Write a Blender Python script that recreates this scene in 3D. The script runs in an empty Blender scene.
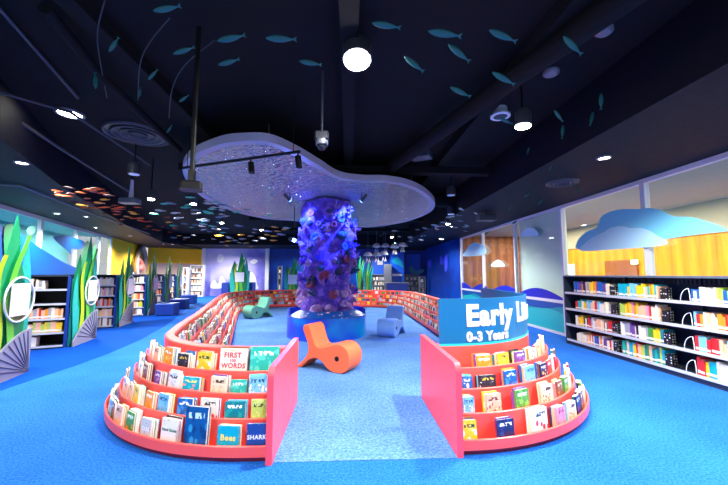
import bpy, bmesh, math, random
from mathutils import Vector, Matrix
rnd = random.Random(7)
PI = math.pi
S = bpy.context.scene
COL = S.collection

# ------------------------------------------------------------------ camera geometry (used to place things by measured bearings)
F = 340.0; EYE = 1.4
PITCH = math.atan((274.0 - 242.5) / F)
YAW = math.atan((364 - 348.0) / F * math.cos(PITCH))
def ray(px, py):
    x = (px - 364) / F; y = 1.0; z = (242.5 - py) / F
    y, z = y * math.cos(PITCH) - z * math.sin(PITCH), y * math.sin(PITCH) + z * math.cos(PITCH)
    x, y = x * math.cos(YAW) + y * math.sin(YAW), -x * math.sin(YAW) + y * math.cos(YAW)
    return Vector((x, y, z))
CAMP = Vector((0, 0, EYE))
def atz(px, py, z=0.0):
    r = ray(px, py); return CAMP + r * ((z - EYE) / r.z)
def aty(px, py, Y):
    r = ray(px, py); return CAMP + r * (Y / r.y)
def atx(px, py, X):
    r = ray(px, py); return CAMP + r * (X / r.x)
def atplane(px, py, P0, n):
    r = ray(px, py); return CAMP + r * ((P0 - CAMP).dot(n) / r.dot(n))

# ------------------------------------------------------------------ materials
def new_mat(name):
    m = bpy.data.materials.new(name); m.use_nodes = True
    nt = m.node_tree; b = nt.nodes['Principled BSDF']
    return m, nt, b
def lin(c):
    f = lambda v: v / 12.92 if v <= 0.04045 else ((v + 0.055) / 1.055) ** 2.4
    return tuple(f(v / 255.0) for v in c) + (1.0,)
MATS = {}
def flat(name, rgb, rough=0.5, metal=0.0, spec=0.5, noise=0.0):
    if name in MATS: return MATS[name]
    m, nt, b = new_mat(name)
    b.inputs['Base Color'].default_value = lin(rgb)
    b.inputs['Roughness'].default_value = rough
    b.inputs['Metallic'].default_value = metal
    b.inputs['Specular IOR Level'].default_value = spec
    tc = nt.nodes.new('ShaderNodeTexCoord'); no = nt.nodes.new('ShaderNodeTexNoise')
    no.inputs['Scale'].default_value = 14
    nt.links.new(tc.outputs['Object'], no.inputs['Vector'])
    mr = nt.nodes.new('ShaderNodeMapRange')
    mr.inputs['To Min'].default_value = max(0.02, rough - 0.06); mr.inputs['To Max'].default_value = min(1, rough + 0.06)
    nt.links.new(no.outputs['Fac'], mr.inputs['Value']); nt.links.new(mr.outputs['Result'], b.inputs['Roughness'])
    if noise:
        mx = nt.nodes.new('ShaderNodeMix'); mx.data_type = 'RGBA'
        c = lin(rgb)
        mx.inputs[6].default_value = tuple(v * (1 - noise) for v in c[:3]) + (1,)
        mx.inputs[7].default_value = tuple(min(1, v * (1 + noise)) for v in c[:3]) + (1,)
        nt.links.new(no.outputs['Fac'], mx.inputs[0]); nt.links.new(mx.outputs[2], b.inputs['Base Color'])
    MATS[name] = m
    return m
def emit(name, rgb, strength):
    if name in MATS: return MATS[name]
    m, nt, b = new_mat(name)
    b.inputs['Base Color'].default_value = lin(rgb)
    b.inputs['Emission Color'].default_value = lin(rgb)
    b.inputs['Emission Strength'].default_value = strength
    MATS[name] = m
    return m
def carpet(name, c1, c2, scale=60):
    m, nt, b = new_mat(name)
    tc = nt.nodes.new('ShaderNodeTexCoord')
    n1 = nt.nodes.new('ShaderNodeTexNoise'); n1.inputs['Scale'].default_value = scale; n1.inputs['Detail'].default_value = 4
    n2 = nt.nodes.new('ShaderNodeTexNoise'); n2.inputs['Scale'].default_value = 1.3; n2.inputs['Detail'].default_value = 2
    nt.links.new(tc.outputs['Object'], n1.inputs['Vector']); nt.links.new(tc.outputs['Object'], n2.inputs['Vector'])
    ad = nt.nodes.new('ShaderNodeMath'); ad.operation = 'MULTIPLY_ADD'; ad.inputs[1].default_value = 0.3
    nt.links.new(n2.outputs['Fac'], ad.inputs[0]); nt.links.new(n1.outputs['Fac'], ad.inputs[2])
    cr = nt.nodes.new('ShaderNodeValToRGB')
    cr.color_ramp.elements[0].position = 0.45; cr.color_ramp.elements[0].color = lin(c1)
    cr.color_ramp.elements[1].position = 0.85; cr.color_ramp.elements[1].color = lin(c2)
    nt.links.new(ad.outputs[0], cr.inputs['Fac']); nt.links.new(cr.outputs['Color'], b.inputs['Base Color'])
    b.inputs['Roughness'].default_value = 0.95; b.inputs['Specular IOR Level'].default_value = 0.1
    bp = nt.nodes.new('ShaderNodeBump'); bp.inputs['Strength'].default_value = 0.5; bp.inputs['Distance'].default_value = 0.01
    nt.links.new(n1.outputs['Fac'], bp.inputs['Height']); nt.links.new(bp.outputs['Normal'], b.inputs['Normal'])
    return m
def glass_mat(name, tint, gloss=0.09):
    m = bpy.data.materials.new(name); m.use_nodes = True; nt = m.node_tree; nt.nodes.clear()
    o = nt.nodes.new('ShaderNodeOutputMaterial'); t = nt.nodes.new('ShaderNodeBsdfTransparent'); g = nt.nodes.new('ShaderNodeBsdfGlossy')
    t.inputs['Color'].default_value = tint; g.inputs['Roughness'].default_value = 0.03
    mx = nt.nodes.new('ShaderNodeMixShader'); fr = nt.nodes.new('ShaderNodeLayerWeight'); pw = nt.nodes.new('ShaderNodeMath'); pw.operation = 'POWER'; pw.inputs[1].default_value = 4
    ma = nt.nodes.new('ShaderNodeMath'); ma.operation = 'MULTIPLY_ADD'; ma.inputs[1].default_value = .5; ma.inputs[2].default_value = gloss * .4
    nt.links.new(fr.outputs['Facing'], pw.inputs[0]); nt.links.new(pw.outputs[0], ma.inputs[0]); nt.links.new(ma.outputs[0], mx.inputs[0])
    nt.links.new(t.outputs[0], mx.inputs[1]); nt.links.new(g.outputs[0], mx.inputs[2]); nt.links.new(mx.outputs[0], o.inputs[0])
    return m
def wood_mat(name, c1, c2, pitch=0.11):
    m, nt, b = new_mat(name)
    tc = nt.nodes.new('ShaderNodeTexCoord')
    w = nt.nodes.new('ShaderNodeTexWave'); w.wave_type = 'BANDS'; w.bands_direction = 'DIAGONAL'; w.inputs['Scale'].default_value = 1.6; w.inputs['Distortion'].default_value = 0.5
    mp = nt.nodes.new('ShaderNodeMapping'); mp.inputs['Scale'].default_value = (1, 1, 0.0)
    nt.links.new(tc.outputs['Object'], mp.inputs['Vector']); nt.links.new(mp.outputs[0], w.inputs['Vector'])
    n = nt.nodes.new('ShaderNodeTexNoise'); n.inputs['Scale'].default_value = 6; n.inputs['Detail'].default_value = 4
    mp2 = nt.nodes.new('ShaderNodeMapping'); mp2.inputs['Scale'].default_value = (2, 2, 0.15)
    nt.links.new(tc.outputs['Object'], mp2.inputs['Vector']); nt.links.new(mp2.outputs[0], n.inputs['Vector'])
    mx = nt.nodes.new('ShaderNodeMath'); mx.operation = 'MULTIPLY_ADD'; mx.inputs[1].default_value = 0.3
    nt.links.new(w.outputs['Fac'], mx.inputs[0]); nt.links.new(n.outputs['Fac'], mx.inputs[2])
    cr = nt.nodes.new('ShaderNodeValToRGB')
    cr.color_ramp.elements[0].position = 0.35; cr.color_ramp.elements[0].color = lin(c1)
    cr.color_ramp.elements[1].position = 0.9; cr.color_ramp.elements[1].color = lin(c2)
    nt.links.new(mx.outputs[0], cr.inputs['Fac']); nt.links.new(cr.outputs['Color'], b.inputs['Base Color'])
    b.inputs['Roughness'].default_value = 0.5
    return m
def ramp_mat(name, stops, coord='Object', scale=2.0, detail=3, rough=0.6, stretch=(1, 1, 1)):
    """mottled painted or printed surface: noise through a colour ramp"""
    m, nt, b = new_mat(name)
    tc = nt.nodes.new('ShaderNodeTexCoord'); mp = nt.nodes.new('ShaderNodeMapping'); mp.inputs['Scale'].default_value = stretch
    n = nt.nodes.new('ShaderNodeTexNoise'); n.inputs['Scale'].default_value = scale; n.inputs['Detail'].default_value = detail
    nt.links.new(tc.outputs[coord], mp.inputs['Vector']); nt.links.new(mp.outputs[0], n.inputs['Vector'])
    cr = nt.nodes.new('ShaderNodeValToRGB')
    els = cr.color_ramp.elements
    while len(els) < len(stops): els.new(0.5)
    for e, (p, c) in zip(els, stops): e.position = p; e.color = lin(c)
    nt.links.new(n.outputs['Fac'], cr.inputs['Fac']); nt.links.new(cr.outputs['Color'], b.inputs['Base Color'])
    b.inputs['Roughness'].default_value = rough
    return m
def cover_mat(name, base, a1, a2, title, seed, plain=False):
    """printed picture-book cover: blobs of two colours and a title band, in the cover's own UVs"""
    m, nt, b = new_mat(name)
    L = nt.links.new; N = nt.nodes.new
    uv = N('ShaderNodeUVMap'); sep = N('ShaderNodeSeparateXYZ'); L(uv.outputs[0], sep.inputs[0])
    mp = N('ShaderNodeMapping'); mp.inputs['Location'].default_value = (seed * 3.17, seed * 1.91, 0); L(uv.outputs[0], mp.inputs['Vector'])
    vo = N('ShaderNodeTexVoronoi'); vo.inputs['Scale'].default_value = 6 if plain else 2.6 + (seed % 3); L(mp.outputs[0], vo.inputs['Vector'])
    no = N('ShaderNodeTexNoise'); no.inputs['Scale'].default_value = 3.0; L(mp.outputs[0], no.inputs['Vector'])
    def cmp(inp, op, v):
        n = N('ShaderNodeMath'); n.operation = op; n.inputs[1].default_value = v; L(inp, n.inputs[0]); return n.outputs[0]
    def mul(a, c):
        n = N('ShaderNodeMath'); n.operation = 'MULTIPLY'; L(a, n.inputs[0]); L(c, n.inputs[1]); return n.outputs[0]
    inside = cmp(sep.outputs[0], 'GREATER_THAN', 0.001)
    low = cmp(sep.outputs[1], 'LESS_THAN', 0.66)
    f1 = mul(mul(cmp(vo.outputs['Distance'], 'LESS_THAN', 0.34), inside), low)
    f2 = mul(cmp(no.outputs['Fac'], 'GREATER_THAN', 0.56), inside)
    u1 = mul(cmp(sep.outputs[0], 'GREATER_THAN', 0.14), cmp(sep.outputs[0], 'LESS_THAN', 0.86))
    v1 = mul(cmp(sep.outputs[1], 'GREATER_THAN', 0.74), cmp(sep.outputs[1], 'LESS_THAN', 0.87))
    n3 = N('ShaderNodeTexNoise'); n3.inputs['Scale'].default_value = 7; n3.inputs['Detail'].default_value = 0; L(mp.outputs[0], n3.inputs['Vector'])
    f3 = mul(mul(u1, v1), cmp(n3.outputs['Fac'], 'GREATER_THAN', 0.47))
    cur = None
    prev = lin(base)
    for fac, colr in (((mul(cmp(vo.outputs['Distance'], 'LESS_THAN', .17), inside), a1),) if plain else ((f2, a2), (f1, a1), (f3, title))):
        mx = N('ShaderNodeMix'); mx.data_type = 'RGBA'
        L(fac, mx.inputs[0]); mx.inputs[7].default_value = lin(colr)
        if cur is None: mx.inputs[6].default_value = prev
        else: L(cur, mx.inputs[6])
        cur = mx.outputs[2]
    L(cur, b.inputs['Base Color']); b.inputs['Roughness'].default_value = 0.35
    return m

M_red = flat('coral_red_laminate', (255, 90, 80), 0.35)
M_redlip = flat('pale_red_edge', (246, 98, 94), 0.45)
M_pink = flat('pink_red_panel', (255, 82, 94), 0.35)
M_plinth = flat('dark_red_plinth', (150, 30, 60), 0.5)
M_black = flat('black_paint', (7, 7, 10), 0.5, spec=.3)
M_navy = flat('navy_ceiling_paint', (14, 14, 17), 0.85, spec=.2, noise=0.3)
M_soffit = flat('navy_soffit_paint', (8, 10, 22), 0.7, spec=.2)
M_dgrey = flat('dark_grey_metal', (52, 56, 66), 0.45)
M_grey = flat('grey_metal', (120, 124, 134), 0.4, 0.3)
M_white = flat('white_paint', (236, 238, 242), 0.4)
M_paper = flat('paper_white', (240, 236, 226), 0.8)
M_frame = flat('white_window_frame', (205, 208, 214), 0.4)
M_shelf = flat('charcoal_blue_shelving', (36, 48, 68), 0.45)
M_strip = flat('pale_label_strip', (196, 202, 212), 0.35)
M_bluebox = flat('royal_blue_box', (10, 50, 140), 0.45)
M_bluewall = ramp_mat('deep_blue_mural', [(0.3, (0, 34, 118)), (0.55, (0, 58, 158)), (0.75, (0, 96, 190))], scale=0.5, rough=0.35)
M_teal = flat('teal_fish', (2, 92, 90), 0.5, noise=0.15)
GLASS = glass_mat('clear_glass', (0.93, 0.96, 0.95, 1))
M_lamp = emit('lamp_disc', (255, 250, 240), 28)

# ------------------------------------------------------------------ mesh builder
class MB:
    def __init__(self): self.v = []; self.f = []; self.mi = []; self.uv = {}; self.sm = set()
    def add(self, vs, fs, mi=0, smooth=False):
        o = len(self.v); self.v += [Vector(p) for p in vs]
        for f in fs:
            if smooth: self.sm.add(len(self.f))
            self.f.append([i + o for i in f]); self.mi.append(mi)
        return o
    def box(self, lo, hi, M=None, mi=0):
        x0, y0, z0 = lo; x1, y1, z1 = hi
        vs = [Vector(p) for p in ((x0, y0, z0), (x1, y0, z0), (x1, y1, z0), (x0, y1, z0), (x0, y0, z1), (x1, y0, z1), (x1, y1, z1), (x0, y1, z1))]
        if M is not None: vs = [M @ p for p in vs]
        self.add(vs, [(0, 3, 2, 1), (4, 5, 6, 7), (0, 1, 5, 4), (1, 2, 6, 5), (2, 3, 7, 6), (3, 0, 4, 7)], mi)
    def rbox(self, lo, hi, r=0.01, M=None, mi=0):
        """box with chamfered vertical edges and top"""
        x0, y0, z0 = lo; x1, y1, z1 = hi
        def ring(i, z): return [(x0 + r + i, y0 + i, z), (x1 - r - i, y0 + i, z), (x1 - i, y0 + r + i, z), (x1 - i, y1 - r - i, z), (x1 - r - i, y1 - i, z), (x0 + r + i, y1 - i, z), (x0 + i, y1 - r - i, z), (x0 + i, y0 + r + i, z)]
        rings = [ring(0, z0), ring(0, z1 - r), ring(r * 0.7, z1)]
        self.rings(rings, True, True, M=M, mi=mi)
    def rings(self, rings, cap0=True, cap1=True, M=None, mi=0, smooth=False, closed=True):
        n = len(rings[0]); vs = [Vector(p) for r in rings for p in r]
        if M is not None: vs = [M @ p for p in vs]
        fs = []
        for k in range(len(rings) - 1):
            for i in range(n if closed else n - 1):
                j = (i + 1) % n
                fs.append((k * n + i, k * n + j, (k + 1) * n + j, (k + 1) * n + i))
        o = self.add(vs, fs, mi, smooth)
        if cap0: self.add([vs[i] for i in range(n)][::-1], [tuple(range(n))], mi)
        if cap1: self.add([vs[len(vs) - n + i] for i in range(n)], [tuple(range(n))], mi)
    def prism(self, poly, a, b, axis='z', M=None, mi=0):
        """polygon (2D) extruded from a to b along an axis"""
        def P(p, t):
            return {'z': (p[0], p[1], t), 'y': (p[0], t, p[1]), 'x': (t, p[0], p[1])}[axis]
        self.rings([[P(p, a) for p in poly], [P(p, b) for p in poly]], M=M, mi=mi)
    def tube(self, pts, r, n=8, mi=0, smooth=True, cap=True):
        pts = [Vector(p) for p in pts]; rings = []
        rr = r if isinstance(r, (list, tuple)) else [r] * len(pts)
        up = Vector((0, 0, 1))
        for i, p in enumerate(pts):
            d = (pts[min(i + 1, len(pts) - 1)] - pts[max(i - 1, 0)]).normalized()
            u = d.cross(up)
            if u.length < 1e-3: u = d.cross(Vector((1, 0, 0)))
            u.normalize(); w = u.cross(d)
            rings.append([p + (u * math.cos(2 * PI * k / n) + w * math.sin(2 * PI * k / n)) * rr[i] for k in range(n)])
        self.rings(rings, cap, cap, mi=mi, smooth=smooth)
    def lathe(self, prof, n=24, c=(0, 0, 0), mi=0, smooth=True, M=None):
        rings = [[(c[0] + r * math.cos(2 * PI * k / n), c[1] + r * math.sin(2 * PI * k / n), c[2] + z) for k in range(n)] for r, z in prof]
        self.rings(rings, M=M, mi=mi, smooth=smooth)
    def ball(self, c, r, nu=10, nv=6, sc=(1, 1, 1), M=None, mi=0, jit=0.0):
        rings = []
        for j in range(1, nv):
            t = PI * j / nv
            rings.append([(c[0] + r * sc[0] * math.sin(t) * math.cos(2 * PI * k / nu) * (1 + rnd.uniform(-jit, jit)),
                           c[1] + r * sc[1] * math.sin(t) * math.sin(2 * PI * k / nu) * (1 + rnd.uniform(-jit, jit)),
                           c[2] - r * sc[2] * math.cos(t)) for k in range(nu)])
        self.rings(rings, M=M, mi=mi, smooth=True)
    def torus(self, c, R, r, axis, n=14, m=6, mi=0):
        a = Vector(axis).normalized(); u = a.orthogonal().normalized(); w = a.cross(u); c = Vector(c)
        rings = []
        for i in range(n + 1):
            t = 2 * PI * i / n; d = u * math.cos(t) + w * math.sin(t)
            rings.append([c + d * (R + r * math.cos(2 * PI * k / m)) + a * r * math.sin(2 * PI * k / m) for k in range(m)])
        self.rings(rings, False, False, mi=mi, smooth=True)
    def sweep(self, path, prof, mi=0, fac=None):
        """closed profile [(n,z)] carried along a plan path; n is measured to the left of travel"""
        rings = []
        P = [Vector((p[0], p[1])) for p in path]
        for i, p in enumerate(P):
            d0 = (P[i] - P[i - 1]).normalized() if i else None
            d1 = (P[i + 1] - P[i]).normalized() if i < len(P) - 1 else None
            d0 = d0 or d1; d1 = d1 or d0
            n0 = Vector((-d0.y, d0.x)); n1 = Vector((-d1.y, d1.x)); n = (n0 + n1).normalized()
            k = 1.0 / max(0.4, n.dot(n0))
            k *= fac[i] if fac else 1.0
            rings.append([(p.x + n.x * k * a, p.y + n.y * k * a, z) for a, z in prof])
        self.rings(rings, mi=mi)
    def build(self, name, mats, parent=None, kind=None, local=False, recalc=True):
        me = bpy.data.meshes.new(name)
        off = Vector((0, 0, 0))
        if parent is not None and not local:
            q = parent
            while q is not None: off += q.location; q = q.parent
        me.from_pydata([p - off for p in self.v], [], self.f)
        if not isinstance(mats, (list, tuple)): mats = [mats]
        for m in mats: me.materials.append(m)
        for i, p in enumerate(me.polygons):
            p.material_index = self.mi[i]; p.use_smooth = i in self.sm
        if self.uv:
            l = me.uv_layers.new(name='UVMap')
            for i, p in enumerate(me.polygons):
                uvs = self.uv.get(i)
                for k, li in enumerate(p.loop_indices): l.data[li].uv = uvs[k] if uvs else (0, 0)
        if recalc:
            bm = bmesh.new(); bm.from_mesh(me)
            bmesh.ops.remove_doubles(bm, verts=bm.verts, dist=1e-5) if recalc == 2 else None
            bmesh.ops.recalc_face_normals(bm, faces=bm.faces); bm.to_mesh(me); bm.free()
        o = bpy.data.objects.new(name, me); COL.objects.link(o)
        if parent is not None: o.parent = parent
        if kind: o['kind'] = kind
        return o
def tag(o, label, cat, group=None):
    o['label'] = label; o['category'] = cat
    if group: o['group'] = group
    return o
def thing(name, label, cat, loc=(0, 0, 0), rz=0.0, group=None):
    o = bpy.data.objects.new(name, None); COL.objects.link(o); o.location = loc; o.rotation_euler = (0, 0, rz)
    o.empty_display_size = 0.1
    return tag(o, label, cat, group)
def dup(o, loc=None, rot=None, label=None, group=None):
    c = o.copy(); COL.objects.link(c)
    if loc is not None: c.location = loc
    if rot is not None: c.rotation_euler = rot
    if label: c['label'] = label
    if group: c['group'] = group
    for ch in list(o.children):
        k = ch.copy(); COL.objects.link(k); k.parent = c
        for g in ch.children:
            q = g.copy(); COL.objects.link(q); q.parent = k
    return c
def smooth_poly(pts, n=4, closed=True):
    pts = [Vector(p) for p in pts]; N = len(pts); out = []
    for i in range(N if closed else N - 1):
        if closed: a, b, c, d = pts[i - 1], pts[i], pts[(i + 1) % N], pts[(i + 2) % N]
        else: a, b, c, d = pts[max(i - 1, 0)], pts[i], pts[i + 1], pts[min(i + 2, N - 1)]
        for k in range(n):
            t = k / n
            out.append(0.5 * ((2 * b) + (c - a) * t + (2 * a - 5 * b + 4 * c - d) * t * t + (3 * b - a - 3 * c + d) * t ** 3))
    if not closed: out.append(pts[-1])
    return out
ORD = ['zeroth', 'first', 'second', 'third', 'fourth', 'fifth', 'sixth', 'seventh', 'eighth', 'ninth', 'tenth', 'eleventh', 'twelfth', 'thirteenth', 'fourteenth', 'fifteenth', 'sixteenth', 'seventeenth', 'eighteenth', 'nineteenth', 'twentieth']
def ordinal(i):
    if i < len(ORD): return ORD[i]
    if i < 30: return 'twenty-' + ORD[i - 20]
    if i == 30: return 'thirtieth'
    if i < 40: return 'thirty-' + ORD[i - 30]
    if i == 40: return 'fortieth'
    return 'forty-' + ORD[i - 40] if i < 50 else 'fifty-' + ORD[i - 50] if i > 50 else 'fiftieth'

# ------------------------------------------------------------------ room shell
Z_TOP = 2.98                       # top of the glazing and underside of the side soffits
Z_CEIL = 3.65
WX = 4.9                           # right wall plane
LW = [Vector((-6.2, 3.0)), Vector((-7.85, 7.94)), Vector((-10.2, 15.1)), Vector((-11.85, 20.9))]   # left wall line
BACK = [Vector((-11.85, 20.9)), Vector((-9.4, 22.5)), Vector((6.2, 22.5))]
M_carpet = carpet('blue_carpet', (8, 76, 174), (44, 114, 208))
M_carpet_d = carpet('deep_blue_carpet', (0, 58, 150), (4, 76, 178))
M_carpet_i = carpet('lavender_blue_carpet', (52, 98, 172), (100, 144, 206), 45)
b = MB(); b.box((-14, -1.5, -0.1), (12, 24, 0)); b.build('floor', M_carpet, kind='structure')
# darker carpet strip along the left shelving
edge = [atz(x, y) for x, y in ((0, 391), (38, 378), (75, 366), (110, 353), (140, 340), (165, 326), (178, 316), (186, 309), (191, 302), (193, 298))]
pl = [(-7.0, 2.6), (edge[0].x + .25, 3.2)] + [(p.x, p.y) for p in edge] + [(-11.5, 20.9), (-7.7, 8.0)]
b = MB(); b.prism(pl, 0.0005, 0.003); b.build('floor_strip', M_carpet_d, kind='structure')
b = MB(); b.box((-14, -1.5, Z_CEIL), (12, 24, Z_CEIL + 0.1)); b.build('ceiling', M_navy, kind='structure')
# right soffit above the glazing, left soffit, rear soffit
b = MB(); b.box((2.85, -1.5, Z_TOP), (WX + .25, 22.5, Z_CEIL)); b.build('trim_1', M_soffit, kind='structure')
b = MB()
pl = [(-3.4, 2.2), (-4.05, 4.0), (-5.2, 6.3), (-7.4, 11.8), (-9.2, 17.2), (-9.4, 22.5), (-12.4, 22.5), (-12.1, 20.9), (-7.95, 7.9), (-6.0, 2.2)]
b.prism(pl, Z_TOP, Z_CEIL); b.build('trim_2', flat('blue_soffit_paint', (4, 7, 24), 0.6, spec=.2), kind='structure')
b = MB(); b.box((-9.4, 19.5, 3.05), (2.85, 22.9, Z_CEIL)); b.build('trim_3', M_soffit, kind='structure')

# ---- right glazed wall
MULL = [1.7, 3.15, 5.36, 7.58, 9.8, 12.2, 14.62]
zr = 0.76
M_bgroom = flat('beige_plaster', (180, 172, 142), 0.8)
M_tealdecal = flat('teal_film', (0, 140, 150), 0.4); M_teal2 = flat('pale_teal_film', (30, 170, 170), 0.4)
M_bluedecal = flat('ultramarine_film', (18, 30, 170), 0.4); M_sky1 = flat('sky_blue_film', (120, 208, 236), 0.5); M_sky2 = flat('pale_sky_film', (180, 230, 248), 0.5)
def wave(b, y0, y1, base, amp, ph, z0, x0, x1, per=1.9):
    pts = [(y0, z0)]
    for i in range(13):
        y = y0 + (y1 - y0) * i / 12; pts.append((y, base + amp * abs(math.sin((y + ph) * PI / per))))
    pts.append((y1, z0)); b.prism(pts, x0, x1, 'x')
for i in range(len(MULL) - 1):
    y0, y1 = MULL[i], MULL[i + 1]
    r = thing('window_%d' % (i + 1), '', '', (WX, y0, 0)); r['kind'] = 'structure'
    del r['label']; del r['category']
    b = MB(); e = 0.045
    b.box((WX, y0 - e, 0), (WX + .09, y0 + e, Z_TOP)); 
    if i == len(MULL) - 2: b.box((WX, y1 - e, 0), (WX + .09, y1 + e, Z_TOP))
    b.box((WX + .005, y0 + e, Z_TOP - .07), (WX + .085, y1 - e, Z_TOP)); b.box((WX + .005, y0 + e, 0), (WX + .085, y1 - e, .06)); b.box((WX + .005, y0 + e, zr - .035), (WX + .085, y1 - e, zr + .035))
    b.build('window_frame', M_frame, r)
    b = MB(); b.box((WX + .04, y0 + e, zr + .035), (WX + .052, y1 - e, Z_TOP - .07)); b.build('glass_pane', GLASS, r)
    b = MB(); b.box((WX + .03, y0 + e, .06), (WX + .055, y1 - e, zr - .035)); b.build('lower_panel', M_tealdecal, r)
    b = MB(); wave(b, y0 + e, y1 - e, zr + .06, .22, 0.4 * i, zr + .035, WX + .03, WX + .038, 2.2); b.build('wave_film', M_bluedecal, r)
    b = MB(); wave(b, y0 + e, y1 - e, .30, .25, 0.9 + 0.5 * i, .06, WX + .022, WX + .03, 3.1); b.build('wave_film', M_teal2, r)
    b = MB(); 
    pts = [(y0 + e, zr - .035)] + [(y0 + e + (y1 - y0 - 2 * e) * k / 10, zr - .10 - .13 * abs(math.sin(k / 10 * PI + i))) for k in range(11)] + [(y1 - e, zr - .035)]
    b.prism(pts, WX + .022, WX + .03, 'x'); b.build('wave_film', flat('mid_blue_film', (0, 72, 150), .4), r)
# lower-right wall face beyond glazing: solid blue wall
b = MB(); b.box((WX, 14.67, 0), (WX + .15, 20.9, Z_TOP)); b.build('wall_right', M_bluewall, kind='structure')
# cloud films on the glass
def film(name, pts, X, th, mat, label, n=4):
    q = [atx(px, py, X) for px, py in pts]
    q = smooth_poly([(p.y, p.z, 0) for p in q], n)
    b = MB(); b.prism([(p.x, p.y) for p in q], X, X + th, 'x'); return b
A = [(577, 249), (578, 240), (586, 232), (597, 227), (601, 217), (612, 211), (625, 209), (640, 209), (648, 208), (660, 210), (672, 216), (690, 217), (705, 221), (720, 226), (726, 231), (705, 233), (667, 239), (640, 246), (600, 249)]
r = thing('cloud_sign', 'big blue layered cloud sticker spanning two glass panes above the right bookcase', 'sticker', (4.86, 7.0, 1.7))
film('c', A, 4.872, .01, M_sky1, '').build('rear_cloud', M_sky1, r)
B = [(581, 251), (585, 243), (595, 236), (604, 232), (610, 228), (620, 226), (630, 228), (640, 228), (650, 231), (657, 236), (665, 240), (666, 244), (650, 247), (620, 249)]
film('c', B, 4.858, .012, M_sky2, '').build('front_cloud', M_sky2, r)
C1 = [(463, 256), (466, 250), (471, 244), (477, 243), (484, 246), (486, 250), (485, 254), (475, 256)]
tag(film('c', C1, 4.87, .01, M_sky2, '').build('cloud_sign', M_sky2), 'small blue cloud sticker across the mullion of the far right panes', 'sticker')
C2 = [(491.5, 266.5), (493, 262.5), (498, 260), (502.5, 262.5), (504, 266.5)]
tag(film('c', C2, 4.87, .01, M_sky2, '').build('cloud_sign', M_sky2), 'tiny pale cloud sticker low in front of the brown timber wall', 'sticker')
C3 = [(521, 236), (523, 231), (530, 228), (536, 230), (538, 235), (530, 236.5)]
tag(film('c', C3, 4.87, .01, M_sky2, '').build('cloud_sign', M_sky2), 'faint cloud sticker on the pane before the pale green panel', 'sticker')
# room beyond the right glazing
M_timber = wood_mat('orange_timber_slats', (226, 124, 4), (250, 164, 24))
M_timber2 = wood_mat('brown_timber', (120, 66, 24), (180, 112, 52))
b = MB(); b.box((9.0, 2, 0), (9.15, 16, 2.4)); b.build('wall_far_timber', M_timber, kind='structure')
b = MB(); b.box((8.95, 1.5, 2.4), (9.15, 16, 3.3)); b.build('wall_far_upper', M_bgroom, kind='structure')
b = MB(); b.box((WX + .1, 16.0, 0), (9.2, 16.15, 3.3)); b.build('wall_far_end', M_timber2, kind='structure')
b = MB(); b.box((WX + .25, 1.5, 3.2), (9.2, 16.2, 3.3)); b.build('ceiling_beyond', M_bgroom, kind='structure')
b = MB(); b.box((5.03, 7.66, 0), (5.1, 9.72, 3.2)); b.build('wall_pale_panel', flat('pale_green_panel', (222, 240, 216), .6), kind='structure')
b = MB(); b.box((8.6, 1.6, 0), (8.92, 7.2, 1.55)); tag(b.build('counter', flat('grey_counter', (150, 148, 150), .6)), 'long grey counter seen through the glass behind the right bookcase', 'counter')
p0 = atx(606, 265, 8.98); p1 = atx(638, 265, 8.98)
b = MB(); b.box((8.93, p1.y, 0), (8.99, p0.y, 1.85)); b.build('door_1', flat('brown_recess', (150, 82, 30), .6), kind='structure')
p = atx(634, 262, 8.9)
b = MB(); b.box((8.9, p.y - .12, p.z - .07), (8.93, p.y + .12, p.z + .07))
tag(b.build('exit_sign', emit('pale_green_sign', (190, 240, 220), 1.2)), 'small pale green illuminated sign on the timber wall beyond the glass', 'sign')
p = atx(570, 285, 8.0)
r = thing('notice_stand', 'upright white notice board beyond the glass left of the right bookcase', 'sign', (8.0, p.y, 0))
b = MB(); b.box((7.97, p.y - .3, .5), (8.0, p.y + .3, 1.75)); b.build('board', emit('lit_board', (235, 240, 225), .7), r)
b = MB(); b.box((7.96, p.y - .03, 0), (8.0, p.y + .03, .5)); b.build('post', M_dgrey, r)

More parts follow.
